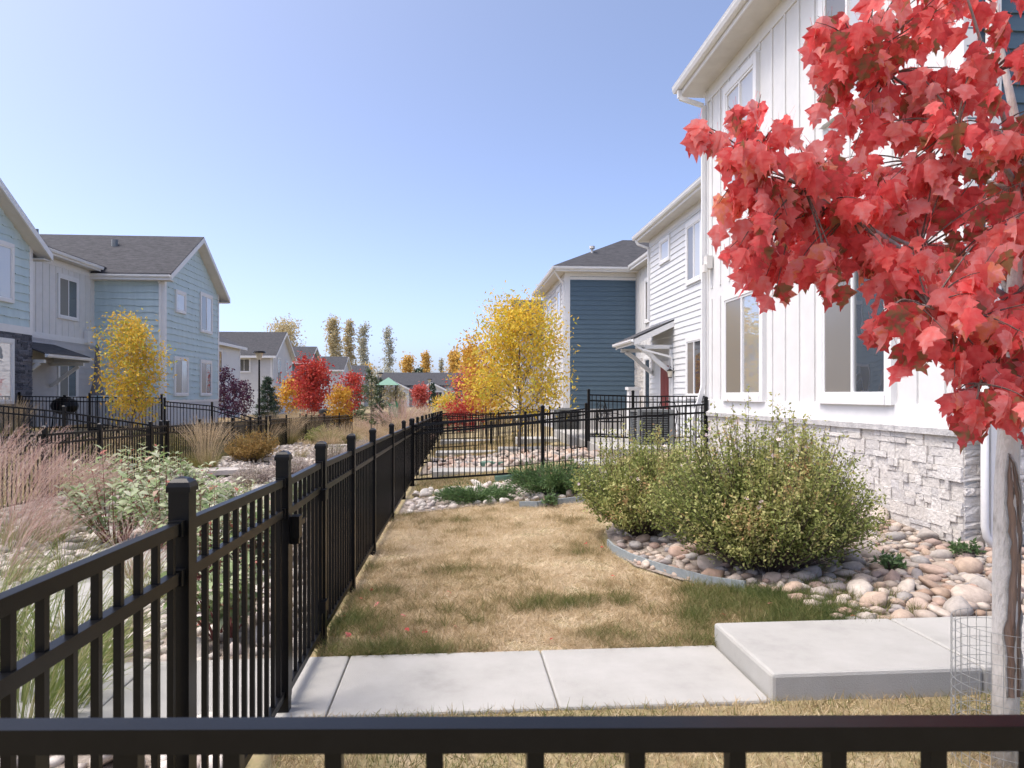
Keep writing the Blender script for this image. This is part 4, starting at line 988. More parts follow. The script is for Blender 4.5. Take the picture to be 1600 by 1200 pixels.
def limbs(base, top, n, r0, r, spread, z0, seg=5, up=.35, rr=None, sub=2, curve=.15):
    """returns MB with trunk and limbs, plus list of (points along limbs)"""
    m = MB(); base = np.array(base, float); top = np.array(top, float)
    H_ = top - base; pts = [base + H_ * t + np.append(rr.normal(0, .012 * np.linalg.norm(H_), 2), 0) * (0 < t) for t in np.linspace(0, 1, 7)]
    rad = [max(r0 * (1 - .88 * t), .006) for t in np.linspace(0, 1, 7)]; m.tube(pts, rad, 8)
    nodes = []
    def at(t):
        k = min(5, int(t * 6)); f = t * 6 - k; return pts[k] * (1 - f) + pts[k + 1] * f
    for i in range(n):
        t = z0 + (1 - z0) * ((i + rr.random()) / n) * .93; p = at(t); az = i * 2.4 + rr.normal(0, .3)
        ln = spread(t) * rr.uniform(.75, 1.1); d = np.array([math.cos(az), math.sin(az), up + rr.normal(0, .12)]); d /= np.linalg.norm(d)
        q = [p]; dd = d.copy()
        for s in range(seg):
            dd = dd + np.array([*rr.normal(0, curve, 2), rr.normal(.05, .08)]); dd /= np.linalg.norm(dd); q.append(q[-1] + dd * ln / seg)
        rr0 = max(.006, r0 * (1 - .85 * t) * .5); m.tube(q, [max(.004, rr0 * (1 - .85 * s / seg)) for s in range(seg + 1)], 5, cap=False)
        nodes += [(x, min(1, s / seg + .1)) for s, x in enumerate(q)][1:]
        for k in range(sub):
            s = rr.integers(1, seg); b0 = q[s]; d2 = dd + rr.normal(0, .6, 3); d2 /= np.linalg.norm(d2); l2 = ln * .45
            q2 = [b0 + d2 * l2 * u + np.array([0, 0, .06 * u * l2]) for u in np.linspace(0, 1, 4)]
            m.tube(q2, [rr0 * .45, rr0 * .35, rr0 * .25, .003], 4, cap=False); nodes += [(x, .9) for x in q2[1:]]
    nodes += [(at(t), .8) for t in np.linspace(.75, 1, 4)]
    return m, nodes
def tree(name, label, base, height, crown_r, z0, nl, nleaf, ls, mat, seed, cat='tree', r0=None, prof=None, up=.45, group=None, jit=.22, bark='bark', hang=.5, trunk_lean=0, wl_ratio=.55, sub=3):
    rr = np.random.default_rng(seed)
    o = thing(name, label, cat, tuple(base), group)
    r0 = r0 or height * .012
    prof = prof or (lambda t: crown_r * (.35 + .65 * math.sin(math.pi * min(1, max(0, (t - z0) / (1 - z0) * .8 + .18)))))
    m, nodes = limbs(base, (base[0] + trunk_lean, base[1], base[2] + height * .97), nl, r0, None, prof, z0, rr=rr, up=up, sub=sub)
    m.build('trunk', mt[bark], o, smooth=True)
    N_ = np.array([x for x, _ in nodes]); wgt = np.array([q for _, q in nodes]); wgt = wgt / wgt.sum()
    k = rr.choice(len(N_), nleaf, p=wgt); P = N_[k] + rr.normal(0, jit * crown_r, (nleaf, 3)) * np.array([1, 1, .8])
    clump = rr.random(len(N_))[k]
    D = rvec(nleaf, rr) + np.array([0, 0, -hang]); L = ls * rr.uniform(.7, 1.3, nleaf)
    V, F = quads_leaves(P, D, rvec(nleaf, rr), L, L * wl_ratio)
    rn = np.clip(.55 * clump + .45 * rr.random(nleaf), 0, 1)
    place_mesh('crown', V, F, ml[mat], rn, o)
    return o
def conifer(name, label, base, height, rad, mat, seed, tiers=14, per=9, dens=40, ls=.09, z0=.08, cat='tree', sparse=False, group=None):
    rr = np.random.default_rng(seed); o = thing(name, label, cat, tuple(base), group)
    m = MB(); b = np.array(base, float); m.tube([b, b + np.array([0, 0, height * .5]), b + np.array([0, 0, height])], [height * .014, height * .009, .006], 6)
    P = []; D = []
    for i in range(tiers):
        t = z0 + (1 - z0) * i / tiers; ln = rad * (1 - t) ** .8 * rr.uniform(.8, 1.1) + .05
        for k in range(per):
            az = rr.uniform(0, 6.283); z = height * (t + rr.uniform(0, .8) / tiers); q0 = b + np.array([0, 0, z]); l2 = ln * rr.uniform(.65, 1.1)
            d = np.array([math.cos(az), math.sin(az), rr.uniform(-.05, .35)]); q1 = q0 + d * l2
            m.tube([q0, (q0 + q1) / 2 + np.array([0, 0, -.02]), q1], [.012, .008, .003], 4, cap=False)
            n = int(dens * (.4 + l2 / rad)); tt = rr.uniform(.25 if not sparse else .5, 1.05, n)[:, None]
            P.append(q0 + d * l2 * tt + rr.normal(0, .05 * rad, (n, 3))); D.append(np.tile(d, (n, 1)) + rvec(n, rr) * .8)
    m.build('trunk', mt['bark'], o)
    P = np.concatenate(P); D = np.concatenate(D); n = len(P); L = ls * rr.uniform(.7, 1.4, n)
    V, F = quads_leaves(P, D, rvec(n, rr), L, L * .28)
    place_mesh('crown', V, F, ml[mat], rr.random(n), o); return o
def gp(px, d, dz=0):
    p = atd(px, HOR, d); return (p.x, p.y, G(p.x, p.y) + dz)

# ---- two yellow trees
b = gp(811, 20.2); tree('golden_tree', 'yellow leaved young tree between the cross fence and the blue bay', b, 4.15, 1.75, .16, 30, 9500, .115, 'gold', 1, r0=.055, up=.75, hang=.7, jit=.15, wl_ratio=.42, sub=4, prof=lambda t: 1.95 * (1 - .62 * ((t - .16) / .84)) )
b = gp(207, 22.0); tree('golden_tree', 'yellow leaved young tree in front of the pale blue front wall', b, 3.85, 1.2, .16, 26, 6000, .115, 'goldl', 2, r0=.04, up=.95, hang=.7, jit=.17, wl_ratio=.45)
b = gp(760, 34); tree('golden_tree', 'amber tree half hidden behind the larger yellow tree', b, 4.3, 1.5, .2, 18, 2600, .17, 'orange', 3, up=.6)
b = gp(742, 48); tree('red_tree', 'coral red tree peeking out behind the yellow tree', b, 3.9, 1.6, .2, 16, 2200, .2, 'pinkfar', 4, up=.5)
# ---- far park trees
b = gp(487, 50); tree('red_maple', 'large scarlet tree in front of the dark teal house', b, 4.4, 1.55, .2, 26, 4500, .2, 'redfar', 5, up=.6, hang=.3)
b = gp(453, 62); tree('golden_tree', 'small yellow tree left of the scarlet tree', b, 3.4, 1.4, .2, 16, 1500, .25, 'orange', 6)
b = gp(532, 40); tree('orange_tree', 'small orange tree right of the scarlet tree', b, 2.7, .75, .15, 18, 2000, .14, 'orange', 7, up=.7)
b = gp(548, 62); tree('red_tree', 'wine red tree behind the slender pine', b, 4.3, 1.3, .2, 18, 1500, .22, 'redfar', 8)
b = gp(657, 85); tree('red_tree', 'coral red round tree in front of the far building', b, 3.5, 1.15, .2, 20, 2200, .26, 'pinkfar', 9)
for k, (px_, hh) in enumerate(((350, 3.3), (366, 2.6), (381, 2.5))):
    b = gp(px_, 42 + 2 * k); tree('purple_tree', ('tallest purple leaved tree at the corner of the pale blue gable', 'middle purple leaved tree before the white far house', 'purple leaved tree next to the green spruce')[k], b, hh, .7, .12, 16, 900, .15, 'purple', 20 + k, up=.9)
b = gp(418, 46); conifer('spruce_tree', 'dense green spruce beside the street lamp', b, 2.9, 1.0, 'spruce', 30, 16, 12, 45, .12)
b = gp(580, 32); conifer('pine_tree', 'slender open pine beyond the near fence', b, 3.35, .95, 'pine', 31, 12, 6, 45, .11, .25, sparse=True)
b = gp(553, 66); conifer('pine_tree', 'grey green pine left of the slender pine', b, 4.2, 1.5, 'pine', 32, 12, 8, 40, .2)
b = gp(676, 110); conifer('spruce_tree', 'dark narrow spruce by the far building gable', b, 4.2, .9, 'spruce', 33, 12, 8, 30, .25)
b = gp(716, 105); conifer('spruce_tree', 'dark spruce at the right end of the far building', b, 5.2, 1.2, 'spruce', 34, 12, 8, 30, .25)
b = gp(595, 95); conifer('spruce_tree', 'dark spruce behind the playground slide', b, 4.6, 1.3, 'spruce', 35, 12, 8, 30, .25)
b = gp(618, 72); tree('olive_tree', 'yellow green tree behind the slide', b, 3.0, 1.3, .2, 14, 1300, .24, 'poplar', 36)
b = gp(697, 60); tree('golden_shrub', 'yellow green bush near the right row of fences', b, 2.2, 1.3, .1, 14, 1300, .2, 'goldl', 37, cat='bush')
b = gp(725, 40); tree('red_bush', 'low red hedge bush above the far right fences', b, 1.6, 1.3, .1, 14, 1400, .16, 'redfar', 38, cat='bush')
# poplars and cottonwoods on the skyline
def poplar(px_, top, wpx, d, mat, seed, lab, n=2600, ls=.55):
    b = gp(px_, d); hh = CAMZ + (HOR - top) * d / FPX - b[2]; r = wpx / 2 * d / FPX * 1.5
    tree('poplar_tree', lab, b, hh, r, .05, 40, int(n * 1.9), ls * 1.15, mat, seed, r0=.22, prof=lambda t: r * (.55 + .45 * math.sin(math.pi * min(1, t + .1))), up=1.6, jit=.2, hang=.1, bark='branch')
poplar(522, 492, 24, 200, 'poplar', 50, 'tall poplar, first of the skyline group above the dark roofs')
poplar(546, 494, 18, 205, 'poplar', 51, 'tall narrow poplar, second of the skyline group', 1700)
poplar(568, 500, 20, 210, 'greyg', 52, 'half bare tall poplar, third of the skyline group', 1500)
poplar(606, 506, 18, 215, 'greyg', 53, 'thin half bare poplar, last of the skyline group', 1100)
b = gp(445, 190); tree('cottonwood_tree', 'broad grey green cottonwood above the grey house roof', b, 22, 5.6, .2, 34, 5200, .65, 'poplar', 54, up=1.0)
b = gp(398, 195); tree('cottonwood_tree', 'faint cottonwood above the white far house', b, 17, 3.5, .25, 18, 1000, .6, 'greyg', 55, up=1.0)
poplar(638, 556, 22, 190, 'poplaro', 56, 'low orange tree above the far building left gable', 1500)
poplar(665, 549, 16, 190, 'poplaro', 57, 'orange poplar above the middle of the far building', 1300)
poplar(690, 556, 7, 190, 'greyg', 58, 'thin bare tree above the far roof', 300)
poplar(709, 547, 20, 190, 'poplaro', 59, 'orange poplar above the right end of the far building', 1800)
poplar(575, 575, 24, 180, 'poplaro', 60, 'low amber tree among the poplar trunks', 1300)
poplar(655, 575, 16, 180, 'spruce', 61, 'dark evergreen behind the far building roof', 900)
poplar(735, 548, 30, 150, 'poplaro', 62, 'amber tree beyond the far right fences', 1500)
for k, (px_, d, hh, rr_) in enumerate(((590, 150, 7, 4), (628, 160, 6, 4), (560, 170, 7.5, 4), (345, 150, 9, 4))):
    b = gp(px_, d); tree('distant_tree', ('grey green trees edge behind the playground', 'grey green tree left of the far building', 'grey green tree at the foot of the poplars', 'bare tree top over the white far house roof')[k], b, hh, rr_, .1, 16, 1200, .5, 'greyg', 70 + k)

# ---- grasses
def clump(name, label, base, h, spread, n, mat, seed, lean=(0, 0), W=.008, bend=.12, plume=None, nplume=0, hp=None, cat='plant', seg=5, group=None):
    rr = np.random.default_rng(seed); o = thing(name, label, cat, tuple(base), group); b = np.array(base, float)
    rad = spread * .3 * np.sqrt(rr.random(n)); az = rr.uniform(0, 6.283, n)
    P0 = b + np.stack([rad * np.cos(az), rad * np.sin(az), np.zeros(n)], -1)
    tilt = spread / h * rr.uniform(.1, 1.0, n); D0 = np.stack([np.cos(az) * tilt + lean[0], np.sin(az) * tilt + lean[1], np.ones(n)], -1)
    V, F = ribbon(P0, D0, h * rr.uniform(.5, 1.0, n), np.full(n, W) * rr.uniform(.6, 1.3, n), bend * rr.uniform(.3, 1.6, n), seg, rr)
    place_mesh('blades', V, F, ml[mat], np.repeat(rr.random(n), seg), o)
    if nplume:
        n = nplume; hp = hp or h * 1.15; rad = spread * .3 * np.sqrt(rr.random(n)); az = rr.uniform(0, 6.283, n)
        P0 = b + np.stack([rad * np.cos(az), rad * np.sin(az), np.zeros(n)], -1); tilt = spread / hp * rr.uniform(.0, .9, n)
        D0 = nrm(np.stack([np.cos(az) * tilt + lean[0], np.sin(az) * tilt + lean[1], np.ones(n)], -1)); Ls = hp * rr.uniform(.75, 1.0, n)
        V, F = ribbon(P0, D0, Ls, np.full(n, .004), .05 * np.ones(n), seg, rr, wtip=.6)
        place_mesh('stems', V, F, ml[plume], np.repeat(rr.random(n), seg), o)
        # feathery heads: short hairs along the top third of each stem
        Vr = V.reshape(n, seg + 1, 2, 3).mean(2); k = 26; Pp = []; Dd = []
        for t in np.linspace(0, 1, k):
            x = (seg - 1.6) + 1.6 * t; i = min(seg - 1, int(x)); f = x - i
            Pp.append(Vr[:, i] * (1 - f) + Vr[:, i + 1] * f); Dd.append(nrm(Vr[:, i + 1] - Vr[:, i]) + rr.normal(0, .35 if plume == 'pinkgrass' else .16, (n, 3)))
        Pp = np.concatenate(Pp); Dd = np.concatenate(Dd); q = len(Pp); Lh = (.075 if plume == 'pinkgrass' else .05) * rr.uniform(.6, 1.3, q) * (h / 1.2)
        V, F = quads_leaves(Pp, Dd, rvec(q, rr), Lh, Lh * (.07 if plume == 'pinkgrass' else .16) + .001)
        place_mesh('plumes', V, F, ml[plume], np.tile(rr.random(n), k), o)
    return o
for k, (px_, py_, hh, sp, n) in enumerate(((40, 1150, 1.2, .75, 420), (-40, 1040, 1.15, .7, 380), (120, 1060, .85, .6, 300))):
    b = gpix(px_, py_); clump('tall_tussock', ('tall green grass clump right behind the near fence rails', 'tall green grass clump farthest left behind the near fence', 'shorter green grass clump beside the cobbles and near fence')[k], (b.x, b.y, G(b.x, b.y)), hh, sp, n, 'greengrass', 80 + k, lean=(.12, .05), W=.007, bend=.1)
for k, (px_, d, hh, lx) in enumerate(((20, 8.2, 1.35, .30), (75, 8.6, 1.3, .42), (-30, 9.5, 1.4, .25), (120, 9.6, 1.1, .5), (215, 6.7, .75, .55), (0, 6.6, .95, .4))):
    b = gp(px_, d); clump('pink_tussock', ('tall pink plumed grass leaning over the cobbles', 'pink plumed grass leaning towards the dogwood stems', 'pink plumed grass against the left fence corner', 'low pink plumed grass in front of the left fence', 'small pink plume clump between the dogwood shrubs', 'pale pink grass tuft behind the tall green grass')[k], b, hh * .6, .5, 130, 'greengrass', 90 + k, lean=(lx * .6, 0), W=.005, plume='pinkgrass', nplume=110, hp=hh)
for k, (px_, py_, hh, sp, lab) in enumerate(((322, 737, 1.05, .55, 'tan feather reed grass clump beside the flagstone slab'), (452, 694, 1.05, .6, 'tan feather reed grass clump beyond the golden shrub'), (20, 690, 1.0, .5, 'tan feather reed grass behind the pink grass'))):
    b = gpix(px_, py_); clump('feather_tussock', lab, (b.x, b.y, G(b.x, b.y)), hh * .75, sp * 1.1, 420, 'basegrass', 100 + k, W=.008, bend=.1, plume='tangrass', nplume=230, hp=hh * 1.32)
far = [(625, 30, 622, 1.2, 'pinkgrass', 'wide dusky pink grass clump before the playground'), (490, 36, 650, .9, 'tangrass', 'tan grass clump behind the fence gap by the orange tree'), (545, 31, 657, .9, 'tangrass', 'tan grass clump at the foot of the slender pine'), (604, 25, 664, .8, 'tangrass', 'tan grass clump right of the slender pine'), (694, 52, 636, 1.2, 'tangrass', 'pale grass mound beside the far right fences'), (668, 62, 630, 1.5, 'tangrass', 'pale grass mound under the coral round tree'), (646, 23, 668, .6, 'pinkgrass', 'reddish grass clump behind the near fence end'), (468, 48, 636, 1.2, 'tangrass', 'tan grass below the scarlet tree'), (430, 38, 642, .9, 'tangrass', 'tan grass at the foot of the street lamp'), (562, 42, 648, 1.1, 'tangrass', 'tan grass below the small orange tree'), (520, 21, 690, .6, 'basegrass', 'green gold grass behind the second fence post'), (655, 36, 650, 1.0, 'tangrass', 'tan grass close to the far end of the near fence'), (585, 36, 648, 1.0, 'pinkgrass', 'dusky pink grass left of the wide pink clump'), (575, 19, 692, .6, 'tangrass', 'tan tuft beside the pale shrubs past the gate'), (612, 46, 640, 1.2, 'tangrass', 'tan grass mound under the green slide'), (515, 29, 662, .8, 'tangrass', 'tan grass beside the low green shrub')]
for k, (px_, d, top, sp, pm, lab) in enumerate(far):
    b = gp(px_, d); hh = CAMZ - (top - HOR) * d / FPX - b[2]
    clump('ornamental_tussock', lab, b, hh * .75, sp, 420, 'basegrass' if k % 3 else 'tangrass', 110 + k, W=.012 + .0003 * d, plume=pm, nplume=260, hp=hh * 1.05)
# ---- shrubs
def shrub(name, label, base, h, r, nst, per, ls, mat, seed, cat='shrub', up=1.0, flowers=0, fine=.05, ratio=.5, wood='twig', shell=.35, asp=(1, 1)):
    rr = np.random.default_rng(seed); o = thing(name, label, cat, tuple(base)); b = np.array(base, float); m = MB(); P = []; D = []; rn = []; tips = []
    for i in range(nst):
        az = rr.uniform(0, 6.283); u = math.sqrt(rr.random()); el = rr.uniform(.0, 1)
        tip = b + np.array([math.cos(az) * r * u * asp[0], math.sin(az) * r * u * asp[1], h * (math.sqrt(max(0, 1 - (u * .93) ** 2)) * rr.uniform(.55, 1.05) * up + .06)])
        lob = 1 + .10 * math.sin(az * 3 + seed) + .07 * math.sin(az * 5 + 2 * seed); tip = b + (tip - b) * lob
        if rr.random() < .05: tip[2] += h * rr.uniform(.03, .17)
        s = b + np.array([math.cos(az) * r * .2 * u, math.sin(az) * r * .2 * u, 0]); mid = (s + tip) / 2 + np.array([math.cos(az), math.sin(az), .3]) * r * .1
        tt = np.linspace(0, 1, 5)[:, None]; q = s * (1 - tt) ** 2 + 2 * mid * tt * (1 - tt) + tip * tt ** 2
        m.tube(list(q), [.006, .005, .004, .003, .0015], 3, cap=False); tips.append(tip)
        t = rr.uniform(shell, 1.02, per)[:, None]; p = s * (1 - t) ** 2 + 2 * mid * t * (1 - t) + tip * t ** 2
        P.append(p + rr.normal(0, fine, (per, 3)) * (1.15 - .75 * t)); D.append(nrm(np.tile(tip - s, (per, 1))) * .5 + rvec(per, rr))
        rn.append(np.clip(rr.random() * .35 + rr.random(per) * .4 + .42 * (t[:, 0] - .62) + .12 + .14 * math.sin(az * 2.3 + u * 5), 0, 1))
    m.build('stems', mt[wood], o)
    P = np.concatenate(P); D = np.concatenate(D); n = len(P); L = ls * rr.uniform(.6, 1.35, n)
    P[:, 2] = np.maximum(P[:, 2], b[2] + .01)
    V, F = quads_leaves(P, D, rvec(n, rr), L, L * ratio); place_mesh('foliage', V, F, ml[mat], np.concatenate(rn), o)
    for k in range(flowers):
        t = np.array(tips[rr.integers(len(tips))]); c = t - (t - b) * .03; f = MB(); nd = nrm(np.array([rr.normal(0, .5), -1 + rr.normal(0, .4), .5 + rr.normal(0, .3)])); a = nrm(np.cross(nd, [0, 0, 1])); e = np.cross(nd, a)
        for j in range(5):
            th = j * 1.2566; dv = a * math.cos(th) + e * math.sin(th); sv = np.cross(nd, dv)
            f.poly(c, c + dv * .013 + sv * .008, c + dv * .021 + nd * .003, c + dv * .013 - sv * .008)
        f.build('flower', mt['flower'], o)
    return o
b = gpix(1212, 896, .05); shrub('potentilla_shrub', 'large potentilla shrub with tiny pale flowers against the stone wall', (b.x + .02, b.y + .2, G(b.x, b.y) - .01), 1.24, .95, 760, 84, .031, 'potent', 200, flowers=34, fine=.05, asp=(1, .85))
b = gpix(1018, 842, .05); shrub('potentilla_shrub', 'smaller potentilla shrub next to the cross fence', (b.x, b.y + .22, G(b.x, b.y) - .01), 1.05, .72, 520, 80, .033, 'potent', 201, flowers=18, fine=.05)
def juniper(label, base, r, h, n, seed):
    rr = np.random.default_rng(seed); o = thing('juniper_shrub', label, 'shrub', tuple(base)); b = np.array(base, float); m = MB(); P = []; D = []
    for i in range(n):
        az = rr.uniform(0, 6.283); l = r * rr.uniform(.4, 1.1); d = np.array([math.cos(az), math.sin(az) * .75, 0]); tip = b + d * l + np.array([0, 0, h * rr.uniform(.25, 1.1) * (1.15 - .5 * l / r)]); mid = b + d * l * .5 + np.array([0, 0, h * .6 * rr.random()])
        tt = np.linspace(0, 1, 4)[:, None]; q = b * (1 - tt) ** 2 + 2 * mid * tt * (1 - tt) + tip * tt ** 2; m.tube(list(q), [.01, .007, .005, .002], 3, cap=False)
        k = 130; t = rr.uniform(.3, 1.02, k)[:, None]; P.append(b * (1 - t) ** 2 + 2 * mid * t * (1 - t) + tip * t ** 2 + rr.normal(0, .03, (k, 3))); D.append(np.tile(nrm(tip - mid), (k, 1)) + rvec(k, rr) * .55 + np.array([0, 0, .25]))
    m.build('stems', mt['twig'], o); P = np.concatenate(P); D = np.concatenate(D); n = len(P); P[:, 2] = np.maximum(P[:, 2], b[2] + .015); L = .055 * rr.uniform(.5, 1.4, n)
    V, F = quads_leaves(P, D, rvec(n, rr), L, L * .22); place_mesh('foliage', V, F, ml['juniper'], rr.random(n), o)
b = gpix(745, 786); juniper('flat green juniper on the pale stones below the cross fence', (b.x, b.y + .2, G(b.x, b.y)), .62, .22, 90, 210)
b = gpix(872, 780); juniper('taller green juniper between the cross fence post and potentilla', (b.x, b.y + .5, G(b.x, b.y)), .80, .50, 130, 211)
b = gpix(392, 722); shrub('golden_shrub', 'golden brown rounded shrub between the two tan feather grasses', (b.x, b.y, G(b.x, b.y)), .85, .80, 240, 40, .05, 'goldshrub', 220, fine=.06)
b = gpix(505, 694); shrub('green_shrub', 'low green shrub behind the near fence posts', (b.x, b.y, G(b.x, b.y)), .75, .85, 200, 40, .06, 'potent', 221, fine=.07)
for k, (px_, py_, hh, r_) in enumerate(((455, 745, .5, .6), (520, 725, .55, .7), (575, 705, .5, .7), (395, 760, .45, .5), (640, 668, .6, .9))):
    b = gpix(px_, py_); shrub('pale_shrub', ('pale pink twiggy shrub behind the gate post', 'pale pink twiggy shrub behind the gate', 'pale twiggy shrub behind the third fence post', 'pale reddish shrub beside the flagstone', 'pale twiggy shrub near the far fence end')[k], (b.x, b.y, G(b.x, b.y)), hh, r_, 170, 30, .04, 'pale', 230 + k, fine=.07, ratio=.35)
def dogwood(label, base, h, r, nst, seed):
    rr = np.random.default_rng(seed); o = thing('dogwood_shrub', label, 'shrub', tuple(base)); b = np.array(base, float); m = MB(); P = []; D = []; N_ = []
    for i in range(nst):
        az = rr.uniform(0, 6.283); u = rr.random() ** .6; tip = b + np.array([math.cos(az) * r * u, math.sin(az) * r * u, h * rr.uniform(.55, 1.05) * (1.05 - .35 * u)]); s = b + np.array([math.cos(az), math.sin(az), 0]) * r * .15
        tt = np.linspace(0, 1, 6)[:, None]; mid = (s + tip) / 2 + np.array([0, 0, h * .08]); q = s * (1 - tt) ** 2 + 2 * mid * tt * (1 - tt) + tip * tt ** 2; m.tube(list(q), [.006, .0055, .005, .004, .003, .002], 5, cap=False)
        for j, t in enumerate(np.linspace(.3, 1, 9)):
            p = s * (1 - t) ** 2 + 2 * mid * t * (1 - t) + tip * t ** 2; a0 = j * 1.57 + rr.normal(0, .3)
            for sg in (0, math.pi):
                P.append(p); D.append([math.cos(a0 + sg), math.sin(a0 + sg), rr.uniform(-.5, .5) if t < .95 else .9]); N_.append([rr.normal(0, .3), rr.normal(0, .3), 1])
    m.build('stems', mt['redstem'], o); P = np.array(P); D = np.array(D); n = len(P); L = .098 * rr.uniform(.6, 1.3, n)
    # six-point leaves bent along the midrib
    D = nrm(D); B = nrm(np.cross(D, np.array(N_))); Nn = np.cross(B, D); Lc = L[:, None]
    pts = [P, P + D * Lc * .3 + B * Lc * .24 + Nn * Lc * .06, P + D * Lc * .65 + B * Lc * .2, P + D * Lc - Nn * Lc * .22, P + D * Lc * .65 - B * Lc * .2, P + D * Lc * .3 - B * Lc * .24 + Nn * Lc * .06, P + D * Lc * .5 + Nn * Lc * .02]
    V = np.stack(pts, 1).reshape(-1, 3); k = np.arange(n)[:, None] * 7
    F = np.stack([k + np.array([6, i, (i + 1) % 6]) for i in range(6)], 1).reshape(-1, 3)
    rn = np.repeat(np.clip(rr.random(n) * .9 + (rr.random(n) < .06) * .6, 0, 1), 6); place_mesh('leaves', V, F, ml['dogwood'], rn, o)
for k, (px_, py_, hh, r_, ns, lab) in enumerate(((180, 850, 1.15, .65, 52, 'leafy dogwood with pale green leaves beside the pink grass'), (262, 862, 1.1, .6, 52, 'leafy dogwood with red stems behind the first fence post'), (325, 905, .95, .55, 44, 'leafy dogwood behind the near fence rails'), (395, 890, .85, .5, 38, 'leafy dogwood next to the gate post'), (225, 775, 1.05, .65, 44, 'leafy dogwood farther back by the left fence'), (350, 1000, .7, .4, 26, 'short dogwood with brown leaves at the fence foot'))):
    b = gpix(px_, py_); dogwood(lab, (b.x, b.y, G(b.x, b.y)), hh, r_, ns, 240 + k)
for k, (px_, py_, lab) in enumerate(((1508, 872, 'small green weed at the foot of the stone wall corner'), (1392, 893, 'grey green succulent tuft among the river stones'), (862, 792, 'pale leafy tuft in front of the taller juniper'))):
    b = gpix(px_, py_, .1); shrub('weed_plant', lab, (b.x, b.y, G(b.x, b.y) + .02), .14, .12, 26, 10, .05, 'weed', 250 + k, cat='plant', ratio=.4, fine=.015)
# ---- more planting to fill the left garden
fill = [(130, 790, 'pinkgrass', .85, .45), (60, 760, 'pinkgrass', 1.05, .5), (170, 735, 'tangrass', .9, .45), (290, 800, 'basegrass', .45, .4), (400, 800, 'tangrass', .5, .45), (350, 830, 'basegrass', .4, .4), (440, 780, 'basegrass', .4, .45), (470, 715, 'tangrass', .55, .5), (560, 715, 'tangrass', .5, .5), (420, 700, 'tangrass', .9, .5), (270, 715, 'basegrass', .7, .5), (600, 700, 'pinkgrass', .6, .5), (30, 850, 'pinkgrass', .7, .5), (110, 910, 'basegrass', .5, .45), (230, 940, 'basegrass', .4, .35)]
fl = ['low pink plume tuft on the cobbles by the left dogwood', 'thick pink plume clump against the black left fence', 'tan grass tuft in front of the left fence post', 'short green gold tuft between the dogwood shrubs', 'pale tan tuft behind the near fence and reddish shrub', 'short green tuft below the flagstones', 'short tuft of green grass behind the gate post', 'tan tuft between pale shrubs and green shrub', 'tan tuft behind the fence posts past the gate', 'tan feather grass at the edge of the golden shrub', 'green grass tuft at the foot of the left fence gate', 'pink tuft behind the middle posts of the lawn fence', 'pink tuft over the pale garden path', 'green tuft between path and tall grass', 'green tuft at the edge of the path by the near fence']
for k, (px_, py_, pm, hh, sp) in enumerate(fill):
    b = gpix(px_, py_); clump('ornamental_tussock', fl[k], (b.x, b.y, G(b.x, b.y)), hh * .75, sp, 190, 'greengrass' if pm == 'pinkgrass' else 'basegrass', 300 + k, lean=(.15, 0), W=.006, plume=pm, nplume=90, hp=hh * 1.15)
for k, (px_, py_, hh, r_, ns, lab) in enumerate(((145, 800, .9, .5, 36, 'leafy dogwood rising through the pink grass'), (300, 775, .75, .5, 34, 'leafy dogwood in front of the tan feather grass'), (430, 850, .7, .45, 30, 'leafy dogwood right behind the gate post'), (360, 795, .6, .4, 26, 'reddish leafy shrub beside the first flagstone'), (480, 800, .6, .45, 26, 'leafy shrub behind the gate pickets'))):
    b = gpix(px_, py_); dogwood(lab, (b.x, b.y, G(b.x, b.y)), hh, r_, ns, 260 + k)
# ---- lawn grass blades
def in_lawn(x, y):
    e = np.interp(y, [4.3, 5.0, 5.4, 5.8, 6.4, 7.1, 7.6, 9.6, 10], [2.9, 2.6, 2.27, 1.87, 1.61, 1.55, 1.6, 2.2, 2.0])
    return (x > FX + .005) & (x < e) & (y > SY1) & (y < 10.05 + .12 * np.sin(x * 3))
from math import sin
def fnoise(x, y):
    return (np.sin(x * 2.1 + 1.7 * np.sin(y * 1.3)) + np.sin(y * 2.9 + 1.3 * np.sin(x * 2.4 + 1)) + .8 * np.sin(x * 6.3 + y * 4.1 + 2 * np.sin(y * 3.1)) + .6 * np.sin(y * 9.7 - x * 7.9 + 2 * np.sin(x * 5))) / 3.4
from mathutils import noise as mn
def rnoise(x, y, sc, seed=0):
    return np.array([mn.noise((a * sc + seed, b * sc, seed * 1.7)) for a, b in zip(x.tolist(), y.tolist())])
n = 230000
u = rng.random(n); y = SY1 + (10.2 - SY1) * u ** 1.4; x = rng.uniform(FX, 3.0, n); k = in_lawn(x, y); x, y = x[k], y[k]; n = len(x)
nA = rnoise(x, y, .9, 3); nB = rnoise(x, y, 2.6, 8); nC = rnoise(x, y, 8.0, 5)
edge_ = np.interp(y, [4.3, 5.4, 5.9, 7.6], [2.6, 2.15, 1.75, 1.5])
green = .42 * (1 - sm(4.4, 6.0, y)) + .55 * np.exp(-((x + .7) / .38) ** 2) * (1 - .7 * sm(5.5, 8.5, y)) + .6 * np.exp(-((x - edge_) / .4) ** 2) * (1 - sm(5.8, 7.2, y))
val = np.clip(.80 - .62 * green + .42 * nA + .34 * nB + .30 * nC + rng.normal(0, .13, n), 0, 1)
thin = (nB + .7 * nC > .52) & (rng.random(n) < .75); x, y, val = x[~thin], y[~thin], val[~thin]; n = len(x)
h_ = .036 * rng.uniform(.5, 1.6, n) * (1 + .6 * (val < .4))
lay = np.where(val > .55, 1.5, .7)
P0 = np.stack([x, y, gz(x, y) - .012], -1); D0 = np.stack([rng.normal(0, 1, n) * lay, rng.normal(0, 1, n) * lay, np.ones(n)], -1)
